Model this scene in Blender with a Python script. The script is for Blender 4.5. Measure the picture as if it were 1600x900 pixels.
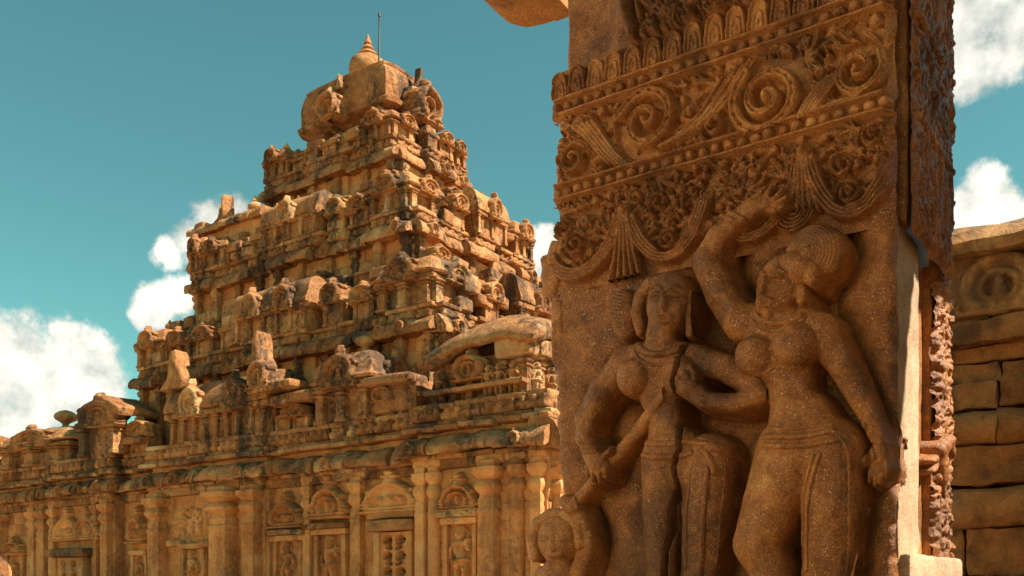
import bpy, bmesh, math, random
import numpy as np
from mathutils import Vector, Matrix, Euler

# ------------------------------------------------------------------ scene, camera, light
scene = bpy.context.scene
for o in list(bpy.data.objects):
    bpy.data.objects.remove(o)
C = scene.collection
R = math.radians

FPX, CX, HY, EYE = 1500.0, 800.0, 920.0, 1.6       # focal length in photo pixels, centre column, horizon row, eye height
YAW = math.atan2(0.5812, 0.8137)
cam_d = bpy.data.cameras.new('camera')
cam = bpy.data.objects.new('camera', cam_d); C.objects.link(cam)
cam.location = (0, 0, EYE)
cam.rotation_euler = (R(90), 0, YAW)
cam_d.sensor_width = 36.0
cam_d.lens = 36.0 * FPX / 1600.0
cam_d.shift_y = (HY - 450.0) / 1600.0
cam_d.clip_start = 0.05
cam_d.clip_end = 20000
scene.camera = cam

SUN = Vector((0.66, 0.24, 0.72)).normalized()      # towards the sun
sun_d = bpy.data.lights.new('sun', 'SUN'); sun = bpy.data.objects.new('sun', sun_d); C.objects.link(sun)
sun_d.energy = 5.0
sun_d.angle = R(0.5)
sun_d.color = (1.0, 0.93, 0.80)
sun.rotation_euler = SUN.to_track_quat('Z', 'Y').to_euler()
sun.location = (20, 5, 40)

scene.view_settings.view_transform = 'Standard'
scene.view_settings.look = 'None'
scene.view_settings.gamma = 1.0
scene.view_settings.exposure = 1.12
scene.view_settings.use_curve_mapping = False


def pixdir(px, py):
    t = (px - CX) / FPX; h = (HY - py) / FPX
    return Vector((0.8137 * t - 0.5812, 0.5812 * t + 0.8137, h)).normalized()


def make_world():
    w = bpy.data.worlds.new('World'); scene.world = w; w.use_nodes = True
    nt = w.node_tree; N = nt.nodes; L = nt.links
    for n in list(N): N.remove(n)
    out = N.new('ShaderNodeOutputWorld'); bg = N.new('ShaderNodeBackground')
    sky = N.new('ShaderNodeTexSky'); sky.sky_type = 'NISHITA'; sky.sun_disc = False
    sky.sun_elevation = math.asin(SUN.z)
    sky.sun_rotation = math.atan2(SUN.x, SUN.y)
    sky.air_density = 1.0; sky.dust_density = 0.2; sky.ozone_density = 1.5; sky.altitude = 500
    bg.inputs['Strength'].default_value = 0.071
    tint = N.new('ShaderNodeMix'); tint.data_type = 'RGBA'; tint.blend_type = 'MULTIPLY'
    tint.inputs[0].default_value = 1.0
    tint.inputs[7].default_value = (0.62, 1.12, 0.72, 1)   # the photograph's teal sky
    L.new(sky.outputs[0], tint.inputs[6])
    co = N.new('ShaderNodeTexCoord')
    nrm = N.new('ShaderNodeVectorMath'); nrm.operation = 'NORMALIZE'; L.new(co.outputs['Generated'], nrm.inputs[0])
    # warp for ragged cloud edges
    nz = N.new('ShaderNodeTexNoise'); nz.inputs['Scale'].default_value = 14; nz.inputs['Detail'].default_value = 7
    nz.inputs['Roughness'].default_value = 0.62
    L.new(nrm.outputs[0], nz.inputs['Vector'])
    blobs = [  # px, py, radius px (photo)
        (-40, 610, 110), (40, 560, 85), (120, 560, 68), (150, 615, 62), (60, 630, 95), (-20, 540, 70), (20, 660, 70), (100, 520, 36),
        (300, 375, 46), (335, 352, 46), (262, 392, 34), (370, 335, 34), (240, 474, 40), (280, 462, 36), (225, 490, 26),
        (830, 400, 44), (822, 450, 42), (850, 380, 34),
        (1540, 20, 95), (1500, 60, 75), (1570, 85, 62), (1510, 110, 50), (1600, 40, 80),
        (1545, 292, 44), (1515, 335, 52), (1570, 320, 46), (1600, 350, 50),
        (2000, 360, 190), (-600, 560, 230),
    ]
    acc = None
    for (px, py, r) in blobs:
        d = pixdir(px, py)
        t = (px - CX) / FPX; h = (HY - py) / FPX
        rr = r / FPX / math.sqrt(1 + t * t + h * h) * 0.98
        ds = N.new('ShaderNodeVectorMath'); ds.operation = 'DISTANCE'; ds.inputs[1].default_value = d
        L.new(nrm.outputs[0], ds.inputs[0])
        m = N.new('ShaderNodeMapRange'); m.inputs['From Min'].default_value = rr * 1.45; m.inputs['From Max'].default_value = 0.0
        m.clamp = True
        L.new(ds.outputs['Value'], m.inputs['Value'])
        if acc is None:
            acc = m.outputs[0]
        else:
            mx = N.new('ShaderNodeMath'); mx.operation = 'SMOOTH_MAX'; mx.inputs[2].default_value = 0.12
            L.new(acc, mx.inputs[0]); L.new(m.outputs[0], mx.inputs[1]); acc = mx.outputs[0]
    def M(op, a, b=None, c=None, clamp=False):
        n = N.new('ShaderNodeMath'); n.operation = op; n.use_clamp = clamp
        for i, v in enumerate((a, b, c)):
            if v is None: continue
            if isinstance(v, (int, float)): n.inputs[i].default_value = v
            else: L.new(v, n.inputs[i])
        return n.outputs[0]
    nz2 = N.new('ShaderNodeTexNoise'); nz2.inputs['Scale'].default_value = 46; nz2.inputs['Detail'].default_value = 6; nz2.inputs['Roughness'].default_value = 0.65
    L.new(nrm.outputs[0], nz2.inputs['Vector'])
    gate = M('MULTIPLY', acc, 5.0, clamp=True)
    v = M('ADD', acc, M('MULTIPLY', gate, M('MULTIPLY', M('SUBTRACT', nz.outputs[0], 0.5), 1.35)))
    v = M('ADD', v, M('MULTIPLY', gate, M('MULTIPLY', M('SUBTRACT', nz2.outputs[0], 0.5), 0.55)))
    mr = N.new('ShaderNodeMapRange'); mr.interpolation_type = 'SMOOTHSTEP'
    mr.inputs['From Min'].default_value = 0.28; mr.inputs['From Max'].default_value = 0.62
    L.new(v, mr.inputs['Value'])
    # light painted into the clouds: embossed lit tops, thick middles whiter, thin rims greyer
    cr = N.new('ShaderNodeValToRGB')
    cr.color_ramp.elements[0].position = 0.22; cr.color_ramp.elements[0].color = (3.6, 3.8, 3.5, 1)
    cr.color_ramp.elements[1].position = 0.72; cr.color_ramp.elements[1].color = (8.0, 7.7, 6.8, 1)
    nz3 = N.new('ShaderNodeTexNoise'); nz3.inputs['Scale'].default_value = 9; nz3.inputs['Detail'].default_value = 5
    mp = N.new('ShaderNodeMapping'); mp.inputs['Location'].default_value = (3.1, 0.4, 0.9); L.new(nrm.outputs[0], mp.inputs['Vector'])
    L.new(mp.outputs[0], nz3.inputs['Vector'])
    up = N.new('ShaderNodeVectorMath'); up.operation = 'ADD'; up.inputs[1].default_value = (0.012, 0.0, 0.022); L.new(nrm.outputs[0], up.inputs[0])
    nz4 = N.new('ShaderNodeTexNoise'); nz4.inputs['Scale'].default_value = 14; nz4.inputs['Detail'].default_value = 7; nz4.inputs['Roughness'].default_value = 0.62
    L.new(up.outputs[0], nz4.inputs['Vector'])
    emb = M('MULTIPLY', M('SUBTRACT', nz.outputs[0], nz4.outputs[0]), 1.5)
    L.new(M('ADD', emb, M('ADD', M('MULTIPLY', v, 0.28), M('MULTIPLY', nz3.outputs[0], 0.75))), cr.inputs[0])
    mixc = N.new('ShaderNodeMix'); mixc.data_type = 'RGBA'
    L.new(M('MULTIPLY', mr.outputs[0], 0.97), mixc.inputs[0]); L.new(tint.outputs[2], mixc.inputs[6]); L.new(cr.outputs[0], mixc.inputs[7])
    L.new(mixc.outputs[2], bg.inputs['Color']); L.new(bg.outputs[0], out.inputs['Surface'])


make_world()

# ------------------------------------------------------------------ photo pixel <-> place
def fac(px):
    return 0.5812 * (px - CX) / FPX + 0.8137


def X(px, y):
    t = (px - CX) / FPX
    return y * (0.8137 * t - 0.5812) / (0.5812 * t + 0.8137)


def Z(px, py, y):
    return EYE + (HY - py) / FPX * y / fac(px)


# ------------------------------------------------------------------ noise
def _hash(ix, iy, iz, seed):
    with np.errstate(over='ignore'):
        n = (ix * 374761393 + iy * 668265263 + iz * 1440662683 + seed * 974634777) & 0x7fffffff
        n = ((n ^ (n >> 13)) * 1274126177) & 0x7fffffff
        n = ((n ^ (n >> 15)) * 668265263) & 0x7fffffff
    return (n & 0xffff) / 65535.0


def vnoise(x, y, z, seed=0):
    x = np.asarray(x, float); y = np.asarray(y, float); z = np.asarray(z, float)
    x, y, z = np.broadcast_arrays(x, y, z)
    ix = np.floor(x).astype(np.int64); iy = np.floor(y).astype(np.int64); iz = np.floor(z).astype(np.int64)
    fx = x - ix; fy = y - iy; fz = z - iz
    fx = fx * fx * (3 - 2 * fx); fy = fy * fy * (3 - 2 * fy); fz = fz * fz * (3 - 2 * fz)
    r = 0
    for a in (0, 1):
        for b in (0, 1):
            for c in (0, 1):
                w = (fx if a else 1 - fx) * (fy if b else 1 - fy) * (fz if c else 1 - fz)
                r = r + w * _hash(ix + a, iy + b, iz + c, seed)
    return r * 2 - 1


def fbm(x, y, z=0.0, seed=0, octv=3):
    r = 0; a = 1.0; f = 1.0
    for i in range(octv):
        r = r + a * vnoise(np.asarray(x) * f, np.asarray(y) * f, np.asarray(z) * f, seed + i * 17)
        a *= 0.5; f *= 2.03
    return r


def rough(V, amp, scale, seed):
    V = np.asarray(V, float)
    D = np.stack([vnoise(V[:, 0] * scale + k * 31.7, V[:, 1] * scale + 5.3 * k, V[:, 2] * scale - 7.1 * k, seed + k) +
                  0.5 * vnoise(V[:, 0] * scale * 2.7 + k * 11.7, V[:, 1] * scale * 2.7, V[:, 2] * scale * 2.7, seed + k + 9) for k in range(3)], 1)
    return V + D * amp


# ------------------------------------------------------------------ meshes and objects
def mesh_from(name, V, F, sharp=None):
    me = bpy.data.meshes.new(name)
    me.from_pydata([tuple(v) for v in V], [], [tuple(f) for f in F])
    me.validate(); me.update()
    me.polygons.foreach_set('use_smooth', [True] * len(me.polygons))
    if sharp is not None:
        me.set_sharp_from_angle(angle=R(sharp))
    return me


def grid_mesh(name, P, keep):
    """P: (nv,nu,3) points, keep: (nv-1,nu-1) bool, fast build."""
    nv, nu = P.shape[:2]
    idx = np.arange(nv * nu).reshape(nv, nu)
    q = np.stack([idx[:-1, :-1], idx[:-1, 1:], idx[1:, 1:], idx[1:, :-1]], -1)[keep]
    used = np.zeros(nv * nu, bool); used[q.ravel()] = True
    remap = np.cumsum(used) - 1
    V = P.reshape(-1, 3)[used]; q = remap[q]
    me = bpy.data.meshes.new(name)
    me.vertices.add(len(V)); me.vertices.foreach_set('co', V.astype(np.float32).ravel())
    me.loops.add(q.size); me.loops.foreach_set('vertex_index', q.astype(np.int32).ravel())
    me.polygons.add(len(q)); me.polygons.foreach_set('loop_start', (np.arange(len(q)) * 4).astype(np.int32))
    me.polygons.foreach_set('loop_total', np.full(len(q), 4, np.int32))
    me.polygons.foreach_set('use_smooth', np.ones(len(q), bool))
    me.update(calc_edges=True); me.validate()
    return me


def obj(name, me, mat, parent=None, loc=(0, 0, 0), rot=(0, 0, 0), scale=(1, 1, 1), label=None):
    o = bpy.data.objects.new(name, me); C.objects.link(o)
    if me is not None and mat is not None and not me.materials:
        me.materials.append(mat)
    if me is not None and mat is not None and me.materials[0] != mat:
        o.material_slots[0].link = 'OBJECT'; o.material_slots[0].material = mat
    o.parent = parent
    o.location = loc; o.rotation_euler = rot; o.scale = scale
    if label: o['label'] = label
    return o


def thing(name, label, cat, loc=(0, 0, 0), group=None):
    o = bpy.data.objects.new(name, None); C.objects.link(o); o.location = loc
    o.empty_display_size = 0.3
    o['label'] = label; o['category'] = cat
    if group: o['group'] = group
    return o


def rbox(dx, dy, dz, b, n=2, amp=0.0, scale=2.0, seed=0):
    """rounded stone block centred at origin: support loops at the edges, weathered faces"""
    b = min(b, dx * 0.3, dy * 0.3, dz * 0.3)
    def ax(h):
        inner = np.linspace(-(h - b), h - b, n + 1)
        return np.concatenate([[-h], inner, [h]])
    A = [ax(dx / 2), ax(dy / 2), ax(dz / 2)]
    H = np.array([dx / 2, dy / 2, dz / 2])
    V = []; F = []; key = {}
    def vid(p):
        k = tuple(np.round(p, 6))
        if k not in key:
            key[k] = len(V); V.append(p)
        return key[k]
    for d in range(3):
        u, v = (d + 1) % 3, (d + 2) % 3
        for s in (-1, 1):
            for i in range(len(A[u]) - 1):
                for j in range(len(A[v]) - 1):
                    q = []
                    for (a, c) in ((i, j), (i + 1, j), (i + 1, j + 1), (i, j + 1)):
                        p = np.zeros(3); p[d] = s * H[d]; p[u] = A[u][a]; p[v] = A[v][c]; q.append(vid(p))
                    F.append(q if s > 0 else q[::-1])
    V = np.array(V); inn = np.clip(V, -(H - b), H - b); D = V - inn
    L = np.linalg.norm(D, axis=1, keepdims=True); L[L < 1e-9] = 1
    V = inn + D / L * b
    if amp: V = rough(V, amp, scale, seed)
    return V, F


_cache = {}
def cached(key, fn):
    if key not in _cache: _cache[key] = fn()
    return _cache[key]


def stone_mesh(dx, dy, dz, b=0.03, amp=0.012, scale=2.2, var=0, n=2):
    q = lambda v: max(0.04, round(v / 0.05) * 0.05) if v > 0.2 else max(0.02, round(v, 2))
    dx, dy, dz = q(dx), q(dy), q(dz)
    return cached(('stone', dx, dy, dz, b, amp, var, n), lambda: mesh_from('stone', *rbox(dx, dy, dz, b, n, amp, scale, var * 13 + 5), sharp=40))


def extrude_mesh(prof, length, segs, amp, scale, seed, bow=0.0):
    """closed profile [(y,z)] swept along x, capped"""
    P = np.array(prof, float); n = len(P); V = []
    xs = np.linspace(-length / 2, length / 2, segs + 1)
    for x in xs:
        for (y, z) in P: V.append((x, y, z + bow * (1 - (2 * x / length) ** 2)))
    F = []
    for i in range(segs):
        for k in range(n):
            a = i * n + k; b2 = i * n + (k + 1) % n
            F.append((a, a + n, b2 + n, b2))
    F.append(tuple(range(n))); F.append(tuple(range(segs * n, segs * n + n))[::-1])
    V = rough(V, amp, scale, seed) if amp else np.array(V)
    me = mesh_from('moulding', V, F, sharp=42)
    bm = bmesh.new(); bm.from_mesh(me); bmesh.ops.recalc_face_normals(bm, faces=bm.faces); bm.to_mesh(me); bm.free()
    return me


def lathe_mesh(prof, n=16, power=2.0, amp=0.0, scale=2.0, seed=0, sharp=45):
    """profile [(r,z)]; power 2 = round, large = square plan"""
    V = []; F = []; m = len(prof)
    for (r, z) in prof:
        for k in range(n):
            a = 2 * math.pi * (k + 0.5) / n if power < 3 else 2 * math.pi * k / n + math.pi / n * (n % 8 == 4)
            c, s = math.cos(a), math.sin(a)
            d = (abs(c) ** power + abs(s) ** power) ** (-1.0 / power)
            V.append((r * d * c, r * d * s, z))
    for i in range(m - 1):
        for k in range(n):
            F.append((i * n + k, i * n + (k + 1) % n, (i + 1) * n + (k + 1) % n, (i + 1) * n + k))
    F.append(tuple(range(n))[::-1]); F.append(tuple(range((m - 1) * n, m * n)))
    V = rough(V, amp, scale, seed) if amp else np.array(V)
    return mesh_from('turned', V, F, sharp=sharp)


# ------------------------------------------------------------------ relief fields
class Field:
    def __init__(s, u0, u1, v0, v1, res, base=0.0):
        s.us = np.arange(u0, u1 + res * 0.5, res); s.vs = np.arange(v0, v1 + res * 0.5, res); s.res = res
        s.U, s.V = np.meshgrid(s.us, s.vs); s.H = np.full(s.U.shape, float(base)); s.base = base

    def win(s, u0, u1, v0, v1):
        i0 = max(0, int((u0 - s.us[0]) / s.res)); i1 = min(len(s.us), int((u1 - s.us[0]) / s.res) + 2)
        j0 = max(0, int((v0 - s.vs[0]) / s.res)); j1 = min(len(s.vs), int((v1 - s.vs[0]) / s.res) + 2)
        if i1 <= i0 or j1 <= j0: return None
        return (slice(j0, j1), slice(i0, i1))

    def _seg(s, a, b, pad):
        r = max(a[2], b[2]) + pad
        w = s.win(min(a[0], b[0]) - r, max(a[0], b[0]) + r, min(a[1], b[1]) - r, max(a[1], b[1]) + r)
        if w is None: return None
        U, V = s.U[w], s.V[w]
        du, dv = b[0] - a[0], b[1] - a[1]; L2 = du * du + dv * dv + 1e-12
        t = np.clip(((U - a[0]) * du + (V - a[1]) * dv) / L2, 0, 1)
        dist = np.hypot(U - a[0] - t * du, V - a[1] - t * dv)
        return w, t, dist

    def limb(s, a, b, k=0.012, flat=1.0):
        """round limb: a,b = (u,v,radius,depth of axis)"""
        q = s._seg(a, b, 0.02)
        if q is None: return
        w, t, dist = q
        r = a[2] + (b[2] - a[2]) * t; d = a[3] + (b[3] - a[3]) * t
        h = np.where(dist < r, d + flat * np.sqrt(np.maximum(r * r - dist * dist, 0)), d - 14 * (dist - r))
        H = s.H[w]; g = np.maximum(k - np.abs(H - h), 0) / k
        s.H[w] = np.maximum(H, h) + g * g * k * 0.25 * (h > s.base)

    def chain(s, pts, k=0.012, flat=1.0):
        for a, b in zip(pts[:-1], pts[1:]): s.limb(a, b, k, flat)

    def ell(s, u, v, ru, rv, rz, d, rot=0.0, k=0.008):
        m = max(ru, rv) * 1.2
        w = s.win(u - m, u + m, v - m, v + m)
        if w is None: return
        du, dv = s.U[w] - u, s.V[w] - v; c, n = math.cos(rot), math.sin(rot)
        q = ((du * c + dv * n) / ru) ** 2 + ((-du * n + dv * c) / rv) ** 2
        h = np.where(q < 1, d + rz * np.sqrt(np.maximum(1 - q, 0)), d - 14 * (np.sqrt(q) - 1) * min(ru, rv))
        H = s.H[w]; g = np.maximum(k - np.abs(H - h), 0) / k
        s.H[w] = np.maximum(H, h) + g * g * k * 0.25 * (h > s.base)

    def stroke(s, pts, r0, r1, a0, a1, base=0.0, pw=0.6, fn=np.maximum):
        n = len(pts) - 1
        for i in range(n):
            f0, f1 = i / n, (i + 1) / n
            A = (pts[i][0], pts[i][1], r0 + (r1 - r0) * f0); B = (pts[i + 1][0], pts[i + 1][1], r0 + (r1 - r0) * f1)
            q = s._seg(A, B, 0)
            if q is None: continue
            w, t, dist = q
            r = A[2] + (B[2] - A[2]) * t; am = a0 + (a1 - a0) * (f0 + (f1 - f0) * t)
            h = base + am * np.maximum(1 - (dist / r) ** 2, 0) ** pw
            s.H[w] = np.where(dist < r, fn(s.H[w], h), s.H[w])

    def dot(s, u, v, r, a, base=0.0, pw=0.5):
        s.stroke([(u, v), (u + 1e-5, v)], r, r, a, a, base, pw)

    def blur(s, it=1):
        for _ in range(it):
            H = np.pad(s.H, 1, mode='edge')
            s.H = (H[1:-1, 1:-1] * 4 + (H[:-2, 1:-1] + H[2:, 1:-1] + H[1:-1, :-2] + H[1:-1, 2:]) * 2 + H[:-2, :-2] + H[2:, 2:] + H[:-2, 2:] + H[2:, :-2]) / 16

    def mesh(s, name, thr=None, to=None, mask=None):
        """to(u,v,h)->(x,y,z) arrays; default front relief facing -y"""
        if to is None: P = np.stack([s.U, -s.H, s.V], -1)
        else: P = np.stack(to(s.U, s.V, s.H), -1)
        k = np.ones((s.H.shape[0] - 1, s.H.shape[1] - 1), bool)
        if thr is not None:
            m = s.H > thr
            k = m[:-1, :-1] | m[1:, :-1] | m[:-1, 1:] | m[1:, 1:]
        if mask is not None:
            k &= mask[:-1, :-1] | mask[1:, :-1] | mask[:-1, 1:] | mask[1:, 1:]
        return grid_mesh(name, P, k)


def spiral(cx, cy, R0, turns, a0, sgn=1, n=None, inner=0.12):
    n = n or int(14 * turns) + 4
    out = []
    for i in range(n + 1):
        f = i / n; r = R0 * ((1 - f) ** 0.9 * (1 - inner) + inner); a = a0 + sgn * 2 * math.pi * turns * f
        out.append((cx + r * math.cos(a), cy + r * math.sin(a)))
    return out


def bez(p, n=12):
    p = [np.array(q, float) for q in p]; out = []
    for i in range(n + 1):
        t = i / n
        if len(p) == 3: q = (1 - t) ** 2 * p[0] + 2 * t * (1 - t) * p[1] + t * t * p[2]
        else: q = (1 - t) ** 3 * p[0] + 3 * t * (1 - t) ** 2 * p[1] + 3 * t * t * (1 - t) * p[2] + t ** 3 * p[3]
        out.append((q[0], q[1]))
    return out

# ------------------------------------------------------------------ materials
def stone_mat(name, cols, stain=0.5, stain_col=(0.035, 0.026, 0.02, 1), s1=0.5, s2=5.0, bump=0.6, bump_scale=14.0, grain=90.0, grain_amt=0.35,
              rough_v=0.85, dist=0.03, speck=0.0, streak=True, pit=0.0, spec=0.3):
    m = bpy.data.materials.new(name); m.use_nodes = True
    nt = m.node_tree; N = nt.nodes; L = nt.links
    b = N['Principled BSDF']; b.inputs['Roughness'].default_value = rough_v
    b.inputs['Specular IOR Level'].default_value = spec
    g = N.new('ShaderNodeNewGeometry'); oi = N.new('ShaderNodeObjectInfo')
    def noise(scale, detail=5, rgh=0.6, vec=None, dis=0.0):
        n = N.new('ShaderNodeTexNoise'); n.inputs['Scale'].default_value = scale; n.inputs['Detail'].default_value = detail
        n.inputs['Roughness'].default_value = rgh; n.inputs['Distortion'].default_value = dis
        L.new(vec or g.outputs['Position'], n.inputs['Vector']); return n.outputs[0]
    def M(op, a, c=None, d=None, clamp=False):
        n = N.new('ShaderNodeMath'); n.operation = op; n.use_clamp = clamp
        for i, v in enumerate((a, c, d)):
            if v is None: continue
            if isinstance(v, (int, float)): n.inputs[i].default_value = v
            else: L.new(v, n.inputs[i])
        return n.outputs[0]
    def mix(f, a, c, mode='MIX'):
        n = N.new('ShaderNodeMix'); n.data_type = 'RGBA'; n.blend_type = mode
        if isinstance(f, (int, float)): n.inputs[0].default_value = f
        else: L.new(f, n.inputs[0])
        for i, v in ((6, a), (7, c)):
            if isinstance(v, tuple): n.inputs[i].default_value = v
            else: L.new(v, n.inputs[i])
        return n.outputs[2]
    def rng(v, lo, hi, smooth=True):
        n = N.new('ShaderNodeMapRange'); n.interpolation_type = 'SMOOTHSTEP' if smooth else 'LINEAR'
        n.inputs['From Min'].default_value = lo; n.inputs['From Max'].default_value = hi; L.new(v, n.inputs['Value']); return n.outputs[0]
    ramp = N.new('ShaderNodeValToRGB'); e = ramp.color_ramp.elements
    while len(e) < len(cols): e.new(0.5)
    for i, c in enumerate(cols):
        e[i].position = 0.28 + 0.44 * i / (len(cols) - 1); e[i].color = c
    big = noise(s1, 4); mid = noise(s2, 6, 0.65); fine = noise(grain, 3, 0.7)
    v = M('ADD', M('MULTIPLY', big, 0.45), M('MULTIPLY', mid, 0.55))
    v = M('ADD', v, M('MULTIPLY', M('SUBTRACT', oi.outputs['Random'], 0.5), 0.16))
    L.new(v, ramp.inputs[0])
    col = ramp.outputs[0]
    gm = N.new('ShaderNodeMapRange'); gm.inputs['From Min'].default_value = 0.25; gm.inputs['From Max'].default_value = 0.75
    gm.inputs['To Min'].default_value = 1 - grain_amt; gm.inputs['To Max'].default_value = 1 + grain_amt; L.new(fine, gm.inputs['Value'])
    gc = N.new('ShaderNodeCombineColor')
    for i in range(3): L.new(gm.outputs[0], gc.inputs[i])
    col = mix(1.0, col, gc.outputs[0], 'MULTIPLY')
    if speck:
        sp = rng(noise(grain * 1.7, 2, 0.5), 0.60, 0.72)
        col = mix(M('MULTIPLY', sp, speck), col, (0.88, 0.58, 0.29, 1))
    if stain:
        if streak:
            mp = N.new('ShaderNodeMapping'); mp.inputs['Scale'].default_value = (1, 1, 0.28); L.new(g.outputs['Position'], mp.inputs['Vector'])
            st = noise(1.1, 6, 0.62, mp.outputs[0], 0.4)
        else:
            st = noise(2.4, 6, 0.62)
        st2 = noise(9.0, 5, 0.6)
        sv = M('ADD', M('MULTIPLY', st, 0.7), M('MULTIPLY', st2, 0.3))
        col = mix(M('MULTIPLY', rng(sv, 0.485, 0.585), stain), col, stain_col)
        # greyer weathered stones
        gy = M('MULTIPLY', rng(noise(0.9, 4, 0.6), 0.5, 0.68), M('MULTIPLY', oi.outputs['Random'], 0.32))
        if streak: col = mix(gy, col, (0.42, 0.31, 0.20, 1))
        # pale dusty patches
        pl = rng(noise(1.7, 5, 0.6), 0.56, 0.72)
        col = mix(M('MULTIPLY', pl, 0.35), col, cols[-1])
    L.new(col, b.inputs['Base Color'])
    # relief
    n1 = noise(bump_scale, 6, 0.62); n2 = noise(bump_scale * 5.5, 4, 0.7)
    hgt = M('ADD', n1, M('MULTIPLY', n2, 0.4))
    if pit:
        vo = N.new('ShaderNodeTexVoronoi'); vo.inputs['Scale'].default_value = pit; L.new(g.outputs['Position'], vo.inputs['Vector'])
        hgt = M('ADD', hgt, M('MULTIPLY', rng(vo.outputs['Distance'], 0.0, 0.5), 0.5))
    bp = N.new('ShaderNodeBump'); bp.inputs['Strength'].default_value = bump; bp.inputs['Distance'].default_value = dist
    L.new(hgt, bp.inputs['Height']); L.new(bp.outputs[0], b.inputs['Normal'])
    return m


SAND = stone_mat('weathered_sandstone', [(0.13, 0.045, 0.015, 1), (0.34, 0.130, 0.041, 1), (0.53, 0.230, 0.078, 1), (0.76, 0.47, 0.21, 1)], stain=0.8, bump=1.0, dist=0.11,
                 bump_scale=6.5, grain=26, grain_amt=0.4, s2=2.6, s1=0.35)
SANDW = stone_mat('wall_sandstone', [(0.30, 0.105, 0.031, 1), (0.54, 0.210, 0.066, 1), (0.70, 0.31, 0.102, 1), (0.82, 0.48, 0.21, 1)], stain=0.4, bump=0.9, dist=0.06,
                  bump_scale=8.0, grain=24, grain_amt=0.22, s2=2.0, s1=0.3)
SANDP = stone_mat('carved_pillar_stone', [(0.14, 0.045, 0.011, 1), (0.30, 0.103, 0.026, 1), (0.47, 0.176, 0.046, 1), (0.70, 0.34, 0.105, 1)], stain=0.55, stain_col=(0.045, 0.024, 0.012, 1),
                  bump=0.9, dist=0.006, bump_scale=60.0, grain=190, grain_amt=0.5, s2=22.0, s1=4.0, speck=0.95, streak=False, rough_v=0.42, spec=0.36)
SANDR = stone_mat('plinth_sandstone', [(0.24, 0.080, 0.022, 1), (0.44, 0.165, 0.045, 1), (0.58, 0.24, 0.072, 1), (0.68, 0.35, 0.13, 1)], stain=0.6, bump=0.9, dist=0.03,
                  bump_scale=18.0, grain=90, grain_amt=0.3, s2=5.0, s1=1.2)
SANDF = stone_mat('brightened_stone', [(0.36, 0.21, 0.11, 1), (0.56, 0.37, 0.22, 1), (0.70, 0.52, 0.35, 1)], stain=0.25, bump=0.8, dist=0.006, bump_scale=60, grain=190, grain_amt=0.4, s2=14, s1=3, speck=0.6, streak=False, rough_v=0.6)  # pillar stone made paler: sunlight on the side strip put into its colour
BOUNCE_PALE = stone_mat('bounce_wall_pale', [(0.64, 0.50, 0.33, 1), (0.76, 0.62, 0.42, 1), (0.82, 0.69, 0.50, 1)], stain=0.1, bump=0.4, dist=0.02, s2=3, s1=0.5, grain=60, grain_amt=0.1)  # kept pale so the added wall throws more light back
DARK = stone_mat('interior_dark_paint', [(0.03, 0.016, 0.008, 1), (0.05, 0.027, 0.013, 1)], stain=0.0, bump=0.3)  # near-black colour standing in for the unlit interior
IRON = stone_mat('rusty_iron', [(0.03, 0.022, 0.018, 1), (0.07, 0.05, 0.04, 1)], stain=0.0, bump=0.2, rough_v=0.5)
EARTH = stone_mat('sandy_paving', [(0.38, 0.24, 0.12, 1), (0.48, 0.31, 0.16, 1), (0.56, 0.38, 0.21, 1)], stain=0.15, bump=0.5, dist=0.02, bump_scale=8, grain=40, grain_amt=0.2, s2=1.5, s1=0.15)

# ------------------------------------------------------------------ ground
me = mesh_from('ground', [(-4000, -4000, 0), (4000, -4000, 0), (4000, 4000, 0), (-4000, 4000, 0)], [(0, 1, 2, 3)])
g_ = obj('ground', me, EARTH); g_['kind'] = 'structure'

# ================================================================== the temple with its stepped tower
temple = thing('temple_tower', 'ochre sandstone temple with a stepped pyramid tower behind the carved pillar', 'temple', (0, 0, 0))
rt = random.Random(42)

class Frame:
    """a wall face: s runs along it, out points away from it"""
    def __init__(s, o, right=False):
        s.o = Vector(o); s.right = right; s.rz = R(90) if right else 0.0
    def at(s, a, out, z):
        return (s.o.x + out, s.o.y + a, z) if s.right else (s.o.x + a, s.o.y - out, z)

def put(name, me, fr, a, out, z, parent, scale=(1, 1, 1), jit=0.0, tilt=0.0, mat=None, rz=0.0):
    o = obj(name, me, mat or SAND, parent, fr.at(a + rt.uniform(-jit, jit), out + rt.uniform(-jit, jit) * .6, z),
            (rt.uniform(-tilt, tilt), rt.uniform(-tilt, tilt), fr.rz + rz + rt.uniform(-tilt, tilt)), scale)
    return o

# ---- pieces -------------------------------------------------------
def kapota_prof(h, over):
    """drooping rounded cornice; origin at the wall plane, underside at z 0"""
    p = [(0.35, 0.0), (-over * .55, 0.02), (-over * .92, -0.05 * h), (-over, 0.10 * h)]
    p += [(-over * .98, .28 * h), (-over * .86, .52 * h), (-over * .62, .80 * h), (-over * .34, .95 * h), (-over * .1, h), (0.35, h)]
    return p
def kapota(L, h, over, var):
    L = round(L / 0.1) * 0.1
    return cached(('kap', L, round(h, 2), round(over, 2), var), lambda: extrude_mesh(kapota_prof(h, over), L - 0.03, max(4, int(L / .14)), 0.055, 2.8, var * 7 + 3))

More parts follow.
